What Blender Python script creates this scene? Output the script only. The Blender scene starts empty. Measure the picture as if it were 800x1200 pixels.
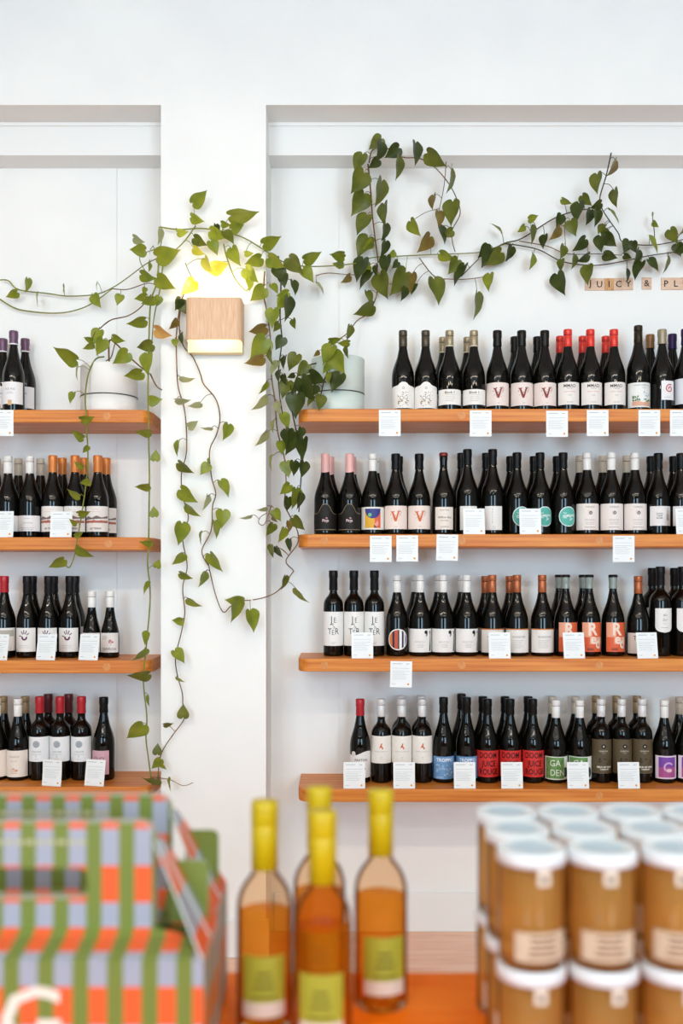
import bpy, bmesh, math, random
from mathutils import Vector, Matrix
random.seed(7)
PI = math.pi
sc = bpy.context.scene
C = sc.collection

# ------------------------------------------------------------------ camera
F = 1120.0            # focal length in photo pixels (800 x 1200 frame)
HZ = 676.0            # horizon row
CAMZ = 1.323          # lens height above the floor
cam_d = bpy.data.cameras.new('camera')
cam = bpy.data.objects.new('camera', cam_d); C.objects.link(cam)
cam.location = (0, 0, CAMZ); cam.rotation_euler = (PI/2, 0, 0)
cam_d.sensor_fit = 'VERTICAL'; cam_d.sensor_height = 36.0
cam_d.lens = F/1200*36
cam_d.shift_y = (HZ-600)/1200
cam_d.dof.use_dof = True; cam_d.dof.focus_distance = 3.40; cam_d.dof.aperture_fstop = 2.0
cam_d.clip_start = 0.05
sc.camera = cam

# ------------------------------------------------------------------ light
sc.view_settings.view_transform = 'Standard'
try: sc.view_settings.look = 'None'
except Exception: pass
sc.view_settings.gamma = 1.0
sc.view_settings.use_curve_mapping = False
sc.view_settings.exposure = 0.12
w = bpy.data.worlds.new('sky'); sc.world = w; w.use_nodes = True
w.node_tree.nodes['Background'].inputs[0].default_value = (0.72, 0.86, 1.0, 1)
w.node_tree.nodes['Background'].inputs[1].default_value = 3.0
WIN = [(-2.0, 1.9), (2.1, 1.9)]          # shop windows in the wall behind the lens: centre x, width
WINZ = (0.7, 2.9); YREAR = -3.6
for wx, ww in WIN:
    ld = bpy.data.lights.new('window_daylight', 'AREA'); ld.shape = 'RECTANGLE'
    ld.size = ww; ld.size_y = WINZ[1]-WINZ[0]; ld.energy = 112 if wx > 0 else 80; ld.color = (0.50, 0.79, 1.0)
    lo = bpy.data.objects.new('window_daylight', ld); C.objects.link(lo)
    lo.location = (wx, YREAR+0.02, sum(WINZ)/2); lo.rotation_euler = (PI/2, 0, 0)
# track spots washing the shelf wall, and unseen fill lamps added behind the lens to brighten the foreground
for x in (-2.0, -1.35, -0.7, -0.05, 0.6, 1.25, 1.9):
    ld = bpy.data.lights.new('track_spot', 'SPOT'); ld.energy = 15.5 if x < -.5 else 11.5; ld.color = (1.0, 0.84, 0.64)
    ld.spot_size = math.radians(86); ld.spot_blend = 0.7; ld.shadow_soft_size = 0.035
    lo = bpy.data.objects.new('track_spot', ld); C.objects.link(lo); lo.location = (x, 0.71, 2.81)
    lo.rotation_euler = (Vector((x, 3.4, 1.35))-lo.location).to_track_quat('-Z', 'Y').to_euler()
for p in [(x, -0.55, 2.85) for x in (-1.7, -0.6, 0.5, 1.6)] + [(x, -1.9, 2.85) for x in (-1.2, 0.0, 1.2)]:
    ld = bpy.data.lights.new('fill_lamp', 'POINT'); ld.energy = 13
    ld.color = (1.0, 0.86, 0.68); ld.shadow_soft_size = 0.04
    lo = bpy.data.objects.new('fill_lamp', ld); C.objects.link(lo); lo.location = p

# ------------------------------------------------------------------ planes of the place
YP, YS, YW = 3.33, 3.31, 3.575       # pillar face, shelf front edge, niche back wall
Y1, Y2 = 3.44, 3.528                 # front and back rows of bottles
YT = 1.425                           # far edge of the counter table
ZT = CAMZ-0.589                      # table top

def P(px, py, Y):
    return Vector(((px-400)*Y/F, Y, CAMZ+(HZ-py)*Y/F))
def PX(px, Y): return (px-400)*Y/F
def PZ(py, Y): return CAMZ+(HZ-py)*Y/F

# ------------------------------------------------------------------ materials
MATS = {}
def srgb(c):
    if isinstance(c, str):
        c = tuple(int(c[i:i+2], 16)/255 for i in (0, 2, 4))
    return tuple((v/12.92 if v <= 0.04045 else ((v+0.055)/1.055)**2.4) for v in c)
def mat(name, col, rough=0.5, spec=0.5, **kw):
    if name in MATS: return MATS[name]
    m = bpy.data.materials.new(name); m.use_nodes = True
    b = m.node_tree.nodes['Principled BSDF']
    c = srgb(col)
    b.inputs['Base Color'].default_value = (*c, 1)
    b.inputs['Roughness'].default_value = rough
    b.inputs['Specular IOR Level'].default_value = spec
    for k, v in kw.items():
        b.inputs[k.replace('_', ' ')].default_value = v
    m.diffuse_color = (*c, 1)
    MATS[name] = m
    return m
def nodes(m):
    return m.node_tree.nodes, m.node_tree.links, m.node_tree.nodes['Principled BSDF']
def add_noise_colour(m, c1, c2, scale=(1, 1, 1), nscale=5, detail=4, bump=0, pos=(0.35, 0.65), rnd=False):
    N, L, b = nodes(m)
    tc = N.new('ShaderNodeTexCoord'); mp = N.new('ShaderNodeMapping'); mp.inputs['Scale'].default_value = scale
    L.new(tc.outputs['Object'], mp.inputs[0])
    no = N.new('ShaderNodeTexNoise'); no.inputs['Scale'].default_value = nscale; no.inputs['Detail'].default_value = detail
    L.new(mp.outputs[0], no.inputs['Vector'])
    if rnd:
        oi = N.new('ShaderNodeObjectInfo'); ml = N.new('ShaderNodeMath'); ml.operation = 'MULTIPLY'; ml.inputs[1].default_value = 40
        L.new(oi.outputs['Random'], ml.inputs[0]); L.new(ml.outputs[0], mp.inputs['Location'])
    cr = N.new('ShaderNodeValToRGB')
    cr.color_ramp.elements[0].position = pos[0]; cr.color_ramp.elements[1].position = pos[1]
    cr.color_ramp.elements[0].color = (*srgb(c1), 1); cr.color_ramp.elements[1].color = (*srgb(c2), 1)
    L.new(no.outputs['Fac'], cr.inputs[0]); L.new(cr.outputs[0], b.inputs['Base Color'])
    if bump:
        bp = N.new('ShaderNodeBump'); bp.inputs['Strength'].default_value = bump; bp.inputs['Distance'].default_value = 0.002
        L.new(no.outputs['Fac'], bp.inputs['Height']); L.new(bp.outputs[0], b.inputs['Normal'])
    return m
WALL = mat('white_paint', 'f4f4f2', 0.6, 0.3); add_noise_colour(WALL, 'f2f2f1', 'f7f7f5', nscale=3, bump=0.05)
TRIM = mat('white_trim', 'f2f2f1', 0.45, 0.4)
FLOOR = mat('timber_floor', 'edc0a4', 0.35, 0.4); add_noise_colour(FLOOR, 'e8b496', 'f4cdb6', scale=(1.5, 9, 1), nscale=2, detail=5)
SHELF = mat('shelf_oak', 'c8813f', 0.42, 0.4); add_noise_colour(SHELF, 'c66a1c', 'e0903c', scale=(1.2, 22, 40), nscale=2.2, detail=6, bump=0.15)
PLUG = mat('shelf_plug', 'cf8a48', 0.45, 0.4); add_noise_colour(PLUG, 'c87c3a', 'd89656', scale=(30, 4, 4), nscale=6)
TABLE = mat('orange_timber', 'f9780a', 0.5, 0.12); add_noise_colour(TABLE, 'f77004', 'fc861c', scale=(2, 20, 2), nscale=2.5, detail=6)
GLASS = mat('dark_glass', '090806', 0.03, 0.34)
add_noise_colour(GLASS, '070604', '0d0b07', nscale=8)
CLEARNECK = mat('clear_glass_neck', '8f9a94', 0.08, 0.6)
CARD = mat('card_white', 'f0f3f4', 0.6, 0.3)
INK = mat('card_ink', 'a9b2b8', 0.7, 0.2)
DOT = mat('card_stamp', 'e9a23f', 0.6, 0.2)
def paint(hexcol, rough=0.5, spec=0.35): return mat('paint_'+hexcol, hexcol, rough, spec)
def capmat(hexcol, metallic=0.0):
    dk = int(hexcol[:2], 16) < 0x38
    return mat('cap_'+hexcol+str(metallic), hexcol, 0.35, 0.22 if dk else 0.5, Metallic=metallic)

# ------------------------------------------------------------------ mesh helpers
def mesh(name, verts, faces, m=None, smooth=False):
    me = bpy.data.meshes.new(name); me.from_pydata([tuple(v) for v in verts], [], faces); me.update()
    if m: me.materials.append(m)
    if smooth:
        for p in me.polygons: p.use_smooth = True
    return me
def obj(name, me, parent=None, loc=(0, 0, 0), rotz=0):
    o = bpy.data.objects.new(name, me); C.objects.link(o)
    o.location = loc; o.rotation_euler = (0, 0, rotz)
    if parent: o.parent = parent
    return o
def tag(o, label, cat, group=None):
    o['label'] = label; o['category'] = cat
    if group: o['group'] = group
    return o
def empty(name, loc=(0, 0, 0), rotz=0):
    o = bpy.data.objects.new(name, None); o.empty_display_size = 0.05; C.objects.link(o)
    o.location = loc; o.rotation_euler = (0, 0, rotz); return o
def struct(o, label=None):
    o['kind'] = 'structure'
    if label: o['label'] = label
    return o
def box_vf(x0, x1, y0, y1, z0, z1):
    v = [(x0, y0, z0), (x1, y0, z0), (x1, y1, z0), (x0, y1, z0), (x0, y0, z1), (x1, y0, z1), (x1, y1, z1), (x0, y1, z1)]
    f = [(0, 3, 2, 1), (4, 5, 6, 7), (0, 1, 5, 4), (1, 2, 6, 5), (2, 3, 7, 6), (3, 0, 4, 7)]
    return v, f
def boxes(name, blist, m, bevel=0):
    V = []; FC = []
    for b in blist:
        v, f = box_vf(*b); n = len(V); V += v; FC += [tuple(i+n for i in q) for q in f]
    me = mesh(name, V, FC, m)
    if bevel:
        bm = bmesh.new(); bm.from_mesh(me)
        bmesh.ops.bevel(bm, geom=bm.edges[:], offset=bevel, segments=2, affect='EDGES', profile=0.5)
        bm.to_mesh(me); bm.free()
    return me
def lathe(name, prof, m, n=28, slant=None, capend=True):
    """prof: list of (r, z), revolved about z."""
    V = []; FC = []
    for i, (r, z) in enumerate(prof):
        for k in range(n):
            a = 2*PI*k/n
            zz = z + (slant[1]*math.sin(a+slant[2]) if slant and i == slant[0] else 0)
            V.append((r*math.cos(a), r*math.sin(a), zz))
    for i in range(len(prof)-1):
        for k in range(n):
            k2 = (k+1) % n
            FC.append((i*n+k, i*n+k2, (i+1)*n+k2, (i+1)*n+k))
    if capend:
        if prof[0][0] > 1e-5: FC.append(tuple(range(n-1, -1, -1)))
        if prof[-1][0] > 1e-5: FC.append(tuple((len(prof)-1)*n+k for k in range(n)))
    me = mesh(name, V, FC, m)
    for p in me.polygons: p.use_smooth = len(p.vertices) == 4
    return me
def extrude_poly(pts, y0, y1):
    """xz outline -> thin solid between y0 and y1"""
    n = len(pts)
    V = [(x, y0, z) for x, z in pts]+[(x, y1, z) for x, z in pts]
    FC = [tuple(range(n)), tuple(range(2*n-1, n-1, -1))]+[(i, i+n, (i+1) % n+n, (i+1) % n) for i in range(n)]
    return V, FC
def catmull(pts, per=6):
    out = []
    n = len(pts)
    for i in range(n-1):
        p0 = pts[max(i-1, 0)]; p1 = pts[i]; p2 = pts[i+1]; p3 = pts[min(i+2, n-1)]
        for k in range(per):
            t = k/per
            out.append(0.5*((2*p1)+(p2-p0)*t+(2*p0-5*p1+4*p2-p3)*t*t+(3*p1-p0-3*p2+p3)*t**3))
    out.append(pts[-1]); return out
def tube_vf(pts, r, n=6, taper=1.0):
    V = []; FC = []
    N = len(pts)
    for i, p in enumerate(pts):
        d = (pts[min(i+1, N-1)]-pts[max(i-1, 0)])
        if d.length < 1e-9: d = Vector((0, 0, 1))
        d.normalize()
        a = d.cross(Vector((0, 1, 0)))
        if a.length < 1e-3: a = d.cross(Vector((1, 0, 0)))
        a.normalize(); b = d.cross(a)
        rr = r*(1+(taper-1)*i/max(N-1, 1))
        for k in range(n):
            t = 2*PI*k/n
            V.append(p+(a*math.cos(t)+b*math.sin(t))*rr)
    for i in range(N-1):
        for k in range(n):
            k2 = (k+1) % n
            FC.append((i*n+k, i*n+k2, (i+1)*n+k2, (i+1)*n+k))
    FC.append(tuple(range(n-1, -1, -1))); FC.append(tuple((N-1)*n+k for k in range(n)))
    return V, FC

# ------------------------------------------------------------------ the room
Z_RAIL = PZ(25, YP); Z_CEIL = PZ(-70, YP)
Z_NICHE = PZ(123, YP)
XL, XR = PX(188.5, YP), PX(311.5, YP)       # pillar
XMIN, XMAX, ROOM = -2.9, 2.9, 3.4
struct(obj('floor', boxes('floor', [(-ROOM, ROOM, YREAR, YW+0.2, -0.1, 0)], FLOOR)), 'pale timber shop floor')
struct(obj('ceiling', boxes('ceiling', [(-ROOM, ROOM, YREAR, YW+0.2, Z_CEIL, Z_CEIL+0.1)], WALL)), 'white shop ceiling')
ledge = 0.003
wf = struct(obj('wall_front', boxes('wall_front', [
    (XL, XR, YP, YW, 0, Z_NICHE), (-ROOM, ROOM, YP, YW+0.15, Z_NICHE, Z_RAIL), (-ROOM, ROOM, YP+.006, YW+0.15, Z_RAIL, Z_CEIL),
    (-ROOM, XMIN, YP, YW, 0, Z_NICHE), (XMAX, ROOM, YP, YW, 0, Z_NICHE)], WALL)), 'white painted wall and pillar around the shelf niches')
# back wall of the niches in sheets with fine joints
seamL, seamR = PX(137, YW), PX(397, YW)
bw = struct(obj('wall_back', boxes('wall_back', [(-ROOM, ROOM, YW+0.004, YW+0.15, 0, Z_NICHE)], TRIM)), 'white back wall of the shelf niches')
for a, b in ((XMIN, seamL-0.0005), (seamL+0.0005, XL), (XR, seamR-0.0005), (seamR+0.0005, XR+1.9), (XR+1.901, XMAX)):
    obj('panel', boxes('panel', [(a, b, YW, YW+0.004, 0, Z_NICHE)], WALL), bw)
YF = 3.464
for i, (a, b) in enumerate(((XMIN, XL), (XR, XMAX))):
    struct(obj('trim_%d' % (i+1), boxes('trim', [(a, b, YF, YW, PZ(182, YF), Z_NICHE), (a, b, YF-0.006, YF, Z_NICHE-0.012, Z_NICHE)], TRIM)), 'white boxed fascia at the top of a shelf niche')
for nm, bx in (('baseboard_front', (XL-0.012, XR+0.012, YP-0.014, YP, 0, 0.134)),
               ('baseboard_left', (XMIN, XL-0.012, YW-0.014, YW, 0, 0.144)),
               ('baseboard_right', (XR+0.012, XMAX, YW-0.014, YW, 0, 0.144))):
    struct(obj(nm, boxes(nm, [bx], TRIM, 0.003)), 'white skirting board')
SIDE = mat('side_grey_paint', '9c9a96', .6, .3)
struct(obj('wall_left', boxes('wall_left', [(-ROOM-0.1, -ROOM, YREAR, YW+0.15, 0, Z_CEIL)], SIDE)), 'grey side wall')
struct(obj('wall_right', boxes('wall_right', [(ROOM, ROOM+0.1, YREAR, YW+0.15, 0, Z_CEIL)], SIDE)), 'grey side wall')
wb = [(-ROOM, ROOM, YREAR-0.12, YREAR, 0, WINZ[0]), (-ROOM, ROOM, YREAR-0.12, YREAR, WINZ[1], Z_CEIL)]
xs = [-ROOM]
for wx, ww in WIN: xs += [wx-ww/2, wx+ww/2]
xs.append(ROOM)
for i in range(0, len(xs), 2): wb.append((xs[i], xs[i+1], YREAR-0.12, YREAR, WINZ[0], WINZ[1]))
REAR = mat('rear_grey_paint', '55534f', .6, .3)
struct(obj('wall_rear', boxes('wall_rear', wb, REAR)), 'grey rear wall with shop windows')
for i, (wx, ww) in enumerate(WIN):
    x0, x1 = wx-ww/2, wx+ww/2; z0, z1 = WINZ; y0, y1 = YREAR-0.05, YREAR-0.01
    struct(obj('window_%d' % (i+1), boxes('window', [(x0, x1, y0, y1, z0, z0+0.05), (x0, x1, y0, y1, z1-0.05, z1),
        (x0, x0+0.05, y0, y1, z0+0.05, z1-0.05), (x1-0.05, x1, y0, y1, z0+0.05, z1-0.05)], TRIM)), 'white shop window frame')

# ------------------------------------------------------------------ shelves
TH = 0.0445
SH = {}
SHN = {'R1': 'shelf with mint pot', 'R2': 'first shelf under mint pot', 'R3': 'second shelf under mint pot', 'R4': 'lowest shelf under mint pot',
       'L1': 'shelf with white pot', 'L2': 'first shelf under white pot', 'L3': 'second shelf under white pot', 'L4': 'lowest shelf under white pot'}
ALLB = []
SHL = {'R1': 'rounded oak shelf holding the mint plant pot', 'R2': 'rounded oak shelf directly below the mint pot shelf',
       'R3': 'rounded oak shelf, second below the mint pot shelf', 'R4': 'rounded oak shelf, lowest under the mint pot',
       'L1': 'rounded oak shelf holding the white plant pot', 'L2': 'rounded oak shelf directly below the white pot shelf',
       'L3': 'rounded oak shelf, second below the white pot shelf', 'L4': 'rounded oak shelf, lowest under the white pot'}
for key, ytop, plugs in (('R1', 479, (541, 760)), ('R2', 626, (380, 541, 702)), ('R3', 772, (380, 541, 702)), ('R4', 925, (702,)),
                         ('L1', 480, (125,)), ('L2', 629.5, (127,)), ('L3', 774, (125,)), ('L4', 922, ())):
    z = PZ(ytop, YS); SH[key] = z
    if key[0] == 'R': xe, xo, sg = PX(349, YS), XMAX-0.02, 1
    else: xe, xo, sg = PX(175, YS), XMIN+0.02, -1
    R = 0.045
    pts = [(xo, YS), (xo, YW)]
    pts += [(xe, YW)]
    for k in range(7):
        a = k/6*PI/2
        pts.append((xe+sg*(R-R*math.cos(a)), YS+R-R*math.sin(a)))
    if sg < 0: pts = pts[::-1]
    n = len(pts)
    ox = (xe+xo)/2
    V = [(x-ox, y-YS, -TH) for x, y in pts]+[(x-ox, y-YS, 0) for x, y in pts]
    FC = [tuple(range(n)), tuple(range(2*n-1, n-1, -1))]+[(i, i+n, (i+1) % n+n, (i+1) % n) for i in range(n)]
    bm = bmesh.new(); vs = [bm.verts.new(v) for v in V]
    for q in FC: bm.faces.new([vs[i] for i in q])
    bmesh.ops.recalc_face_normals(bm, faces=bm.faces[:])
    ed = [e for e in bm.edges if abs(e.verts[0].co.z-e.verts[1].co.z) < 1e-6 and max(e.verts[0].co.y, e.verts[1].co.y) < YW-YS-0.001]
    bmesh.ops.bevel(bm, geom=ed, offset=0.004, segments=2, affect='EDGES', profile=0.5)
    me = bpy.data.meshes.new('wall_shelf'); bm.to_mesh(me); bm.free(); me.materials.append(SHELF)
    s = tag(obj('wall_shelf', me, None, (ox, YS, z)), SHL[key], 'shelf', 'oak wall shelves')
    for px in plugs:
        me = lathe('plug', [(0.0001, 0.0), (0.0135, 0.0), (0.0135, 0.0003), (0.0001, 0.0003)], PLUG, 20)
        me.transform(Matrix.Rotation(PI/2, 4, 'X'))
        for p_ in me.polygons: p_.use_smooth = False
        obj('wood_plug', me, s, (PX(px, YS)-ox, 0.0, -TH/2))

# ------------------------------------------------------------------ flat artwork wrapped round a bottle
_TXT = {}
def T(text, size, x=0, z=0, bold=0.0, sx=1.0, align='CENTER', shear=0, rot=0):
    key = (text, align, bold, shear)
    if key not in _TXT:
        cu = bpy.data.curves.new('t', 'FONT'); cu.body = text; cu.size = 1; cu.align_x = align; cu.align_y = 'CENTER'
        cu.resolution_u = 2; cu.offset = bold; cu.shear = shear; cu.fill_mode = 'FRONT' if hasattr(cu, 'fill_mode') else 'BOTH'
        o = bpy.data.objects.new('t', cu); C.objects.link(o)
        bpy.context.view_layer.update()
        me = bpy.data.meshes.new_from_object(o.evaluated_get(bpy.context.evaluated_depsgraph_get()))
        _TXT[key] = ([tuple(v.co)[:2] for v in me.vertices], [tuple(p.vertices) for p in me.polygons])
        bpy.data.objects.remove(o); bpy.data.curves.remove(cu); bpy.data.meshes.remove(me)
    v, f = _TXT[key]
    c, s = math.cos(rot), math.sin(rot)
    return [((a*sx*c-b*s)*size+x, (a*sx*s+b*c)*size+z) for a, b in v], f
def rect(x0, z0, x1, z1): return [(x0, z0), (x1, z0), (x1, z1), (x0, z1)], [(0, 1, 2, 3)]
def disc(x, z, r, n=20, rz=None): return [(x+r*math.cos(2*PI*k/n), z+(rz or r)*math.sin(2*PI*k/n)) for k in range(n)], [tuple(range(n))]
def poly(*pts): return list(pts), [tuple(range(len(pts)))]
def ring(x, z, r0, r1, n=24, a0=0, a1=2*PI):
    v = []; f = []
    for k in range(n+1):
        a = a0+(a1-a0)*k/n
        v += [(x+r0*math.cos(a), z+r0*math.sin(a)), (x+r1*math.cos(a), z+r1*math.sin(a))]
    for k in range(n): f.append((2*k, 2*k+1, 2*k+3, 2*k+2))
    return v, f
def stroke(pts, wd):
    v = []; f = []
    for i, p in enumerate(pts):
        a = pts[max(i-1, 0)]; b = pts[min(i+1, len(pts)-1)]
        dx, dz = b[0]-a[0], b[1]-a[1]; l = math.hypot(dx, dz) or 1
        nx, nz = -dz/l*wd/2, dx/l*wd/2
        v += [(p[0]+nx, p[1]+nz), (p[0]-nx, p[1]-nz)]
    for i in range(len(pts)-1): f.append((2*i, 2*i+1, 2*i+3, 2*i+2))
    return v, f
def bars(x0, x1, z, n, dz, h=0.0009, rnd=None):
    out = []
    rr = random.Random(n*77+int(z*1e4))
    for i in range(n):
        xx = x1-(x1-x0)*rr.uniform(0, .35)
        out.append(rect(x0, z-i*dz-h/2, xx, z-i*dz+h/2))
    return out
def cbars(w_, z, n, dz, h=0.0009):
    out = []; rr = random.Random(n*31+int(z*1e4))
    for i in range(n):
        q = w_*rr.uniform(.55, 1)/2
        out.append(rect(-q, z-i*dz-h/2, q, z-i*dz+h/2))
    return out
def splat(n, x0, x1, z0, z1, s0, s1, seed):
    rr = random.Random(seed); out = []
    for i in range(n):
        x, z, r = rr.uniform(x0, x1), rr.uniform(z0, z1), rr.uniform(s0, s1)
        k = rr.choice((3, 5, 6)); a0 = rr.uniform(0, 6)
        out.append(([(x+r*rr.uniform(.5, 1.3)*math.cos(a0+2*PI*j/k), z+r*rr.uniform(.5, 1.3)*math.sin(a0+2*PI*j/k)) for j in range(k)], [tuple(range(k))]))
    return out
def join2(shapes):
    V = []; FC = []
    for v, f in shapes:
        n = len(V); V += v; FC += [tuple(i+n for i in q) for q in f]
    return V, FC
def wrap_mesh(name, shapes, r, m, rot=0.0, clip=None):
    V, FC = join2(shapes)
    bm = bmesh.new(); vs = [bm.verts.new((x, 0, z)) for x, z in V]
    for q in FC:
        try: bm.faces.new([vs[i] for i in q])
        except ValueError: pass
    lim = clip or 10
    x0 = min(v[0] for v in V); x1 = max(v[0] for v in V)
    step = 0.006
    k = math.ceil(x0/step)*step
    while k < x1:
        bmesh.ops.bisect_plane(bm, geom=bm.verts[:]+bm.edges[:]+bm.faces[:], plane_co=(k, 0, 0), plane_no=(1, 0, 0)); k += step
    if clip:
        for s in (1, -1):
            bmesh.ops.bisect_plane(bm, geom=bm.verts[:]+bm.edges[:]+bm.faces[:], plane_co=(s*clip, 0, 0), plane_no=(s, 0, 0), clear_outer=True)
    for v in bm.verts:
        a = v.co.x/r+rot
        v.co = Vector((r*math.sin(a), -r*math.cos(a), v.co.z))
    for fc in bm.faces:
        n = fc.normal_update() or fc.normal
        c = fc.calc_center_median()
        if n.x*c.x+n.y*c.y < 0: fc.normal_flip()
    me = bpy.data.meshes.new(name); bm.to_mesh(me); bm.free(); me.materials.append(m)
    return me
def label_mesh(name, r, hw, top, bot, m, rot=0.0, n=18):
    """hw: half width in metres along the arc; top/bot: functions of x."""
    V = []; FC = []
    for i in range(n+1):
        x = -hw+2*hw*i/n
        a = x/r+rot
        for z in (bot(x), top(x)): V.append((r*math.sin(a), -r*math.cos(a), z))
    for i in range(n): FC.append((2*i, 2*i+2, 2*i+3, 2*i+1))
    return mesh(name, V, FC, m, True)

# ------------------------------------------------------------------ bottle shapes
S_ = 0.925
BURG_T = [(0.060, .0150), (.075, .0176), (.09, .0203), (.105, .0237), (.12, .0285), (.135, .0338), (.148, .0378), (.161, .0408), (.175, .0423), (.19, .0427)]
BORD_T = [(0.080, .0155), (.087, .0165), (.093, .019), (.10, .0245), (.107, .0300), (.115, .0345), (.124, .0372), (.135, .0386), (.15, .039)]
def profile(kind, H, r):
    tb = BURG_T if kind != 'bord' else BORD_T
    rm = tb[-1][1]; neck = 0.0136
    pr = [(0.0001, 0.004), (r*0.78, 0.0), (r*0.93, 0.0012), (r*0.985, 0.005), (r, 0.011)]
    body = []
    k = 1.0
    for t, rr in tb:
        q = neck+(rr-tb[0][1])*(r-neck)/(rm-tb[0][1])
        body.append((q, H-t*S_))
    pr += body[::-1]
    pr += [(neck*0.985, H-0.03), (neck*1.07, H-0.024), (neck*1.07, H-0.001), (0.0001, H-0.0005)]
    return pr
_B = {}
def body_mesh(kind, H, r):
    key = (kind, round(H, 3), r)
    if key not in _B: _B[key] = lathe('glass_body', profile(kind, H, r), GLASS, 28)
    return _B[key]
_CP = {}
def cap_mesh(style, H, length, colour, metal):
    key = (style, round(H, 3), length, colour, metal)
    if key in _CP: return _CP[key]
    m = capmat(colour, metal); q = 0.0151
    top = H+0.0008
    if style == 'screw':
        pr = [(q*0.97, H-length), (q, H-length+0.0006), (q, H-0.0215), (q*0.955, H-0.0205), (q*0.955, H-0.0195), (q*1.01, H-0.0185), (q*1.02, H-0.003), (q*0.97, top), (0.0001, top)]
    elif style == 'foil':
        pr = [(q*1.04, H-length), (q*1.05, H-length+0.0006), (q*0.99, H-0.028), (q*1.08, H-0.023), (q*1.08, H-0.003), (q*1.0, top), (0.0001, top)]
    elif style == 'slant':
        pr = [(q*1.07, H-length), (q*1.06, H-length+0.014), (q*1.02, H-0.02), (q*1.02, H-0.003), (q*0.97, top), (0.0001, top)]
    elif style == 'crown':
        pr = [(q*1.08, H-0.008), (q*1.12, H-0.005), (q*1.02, H+0.0005), (q*0.85, top+0.001), (0.0001, top+0.001)]
    elif style == 'wax':
        pr = [(q*1.02, H-length), (q*1.06, H-length+0.002), (q*1.05, H-0.003), (q*0.9, top), (0.0001, top)]
    _CP[key] = lathe('capsule', pr, m, 24, slant=(0, 0.006, 0.3) if style == 'slant' else None, capend=False)
    return _CP[key]

# ------------------------------------------------------------------ label designs
# each: (shape of label, colour, half width in m or None for full, art function(zb, zt, r) -> [(part name, colour, shapes, layer)])
def zrow(key, y): return PZ(y, Y1-0.0405)-SH[key]
DES = {}
def design(name, key, y0, y1, colour, desc, hw=None, shape='rect', rot=0.0, art=None, r=0.0405):
    DES[name] = dict(z1=zrow(key, y0), z0=zrow(key, y1), colour=colour, desc=desc, hw=hw, shape=shape, rot=rot, art=art, r=r)
Wt = 'f3f0ec'
def a_floral(z0, z1, r):
    zc = (z0+z1)/2-0.004
    return [('drawing', '6b6258', splat(46, -.024, .024, z0+.008, z1-.026, .0006, .0022, 3)+[ring(0, z1-.02, .003, .0042), ring(-.007, zc-.006, .006, .0074), ring(.009, zc-.004, .006, .007)], 1),
            ('ornament', 'b08a4a', splat(26, -.022, .022, z0+.006, zc, .001, .0028, 9), 2)]
def a_block(z0, z1, r):
    return [('lettering', '8d8478', [T('Block 1', .0125, -.004, z1-.0115, .03)]+bars(-.018, .02, z1-.02, 5, .0052, .0007), 1)]
def a_V(col, col2):
    def fn(z0, z1, r):
        zc = (z0+z1)/2+.004
        v = [poly((-.021, zc+.018), (-.006, zc+.017), (-.0085, zc+.013), (-.001, zc-.006), (.007, zc+.015), (.003, zc+.018), (.017, zc+.018), (.0115, zc+.013), (.002, zc-.019), (-.005, zc-.018), (-.015, zc+.012))]
        return [('letter_v', col, v+splat(10, -.018, .018, zc-.016, zc+.02, .0006, .0022, 5), 1),
                ('ink_splash', col2, splat(16, -.02, .022, zc-.016, zc+.019, .0005, .0014, 12)+[stroke([(.006, zc+.019), (.016, zc+.021), (.02, zc+.014), (.013, zc+.001)], .0012)]+cbars(.014, z0+.009, 1, .004), 2)]
    return fn
def a_mmad(z0, z1, r):
    return [('lettering', '3c3836', [T('MMAD', .0155, 0, z1-.0135, .008)]+[T('VINEYARD', .0045, 0, z1-.0225)]+cbars(.018, z1-.047, 1, .005)+cbars(.034, z0+.009, 1, .005), 1),
            ('red_lettering', 'cf7f78', [T('BLEWITT SPRINGS', .0052, 0, z1-.034)], 1)]
def a_land(z0, z1, r):
    h = z1-z0
    hill = poly((-.036, z0+.006), (.036, z0+.004), (.036, z0+.018), (.02, z0+.021), (.004, z0+.017), (-.012, z0+.022), (-.036, z0+.02))
    return [('hills', 'e3ae94', [hill], 1),
            ('vines_print', '5d7a34', splat(30, -.034, -.008, z0+.022, z0+.04, .0012, .0036, 4)+splat(26, .006, .034, z0+.02, z0+.03, .0012, .003, 6), 2),
            ('sky_print', 'b9cbd6', splat(14, .004, .034, z0+.036, z0+.056, .0016, .004, 8), 1),
            ('lettering', '6f7478', [T('MOUNT HORROCKS', .0062, 0, z1-.010)]+[T('PINOT', .005, .008, z1-.019)], 2)]
def a_spiral(z0, z1, r):
    zc = (z0+z1)/2+.006; sp = []
    for k in range(30):
        t = k/29; a = 1.0+t*9.2; q = .0155*(1-t*.82)
        sp.append((.002+q*math.cos(a), zc+q*math.sin(a)))
    return [('spiral', 'c8585a', [stroke(sp, .0042)], 1), ('lettering', '8a8f96', [T('LA VIOLETTA', .0045, -.004, z0+.009)], 1)]
def a_blueprint(z0, z1, r):
    return [('drawing', '8fa3c4', splat(22, -.02, .02, z0+.01, z1-.03, .0015, .005, 21), 1), ('lettering', '3c4a6e', [T('BK', .012, -.01, z1-.012)], 1)]
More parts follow.
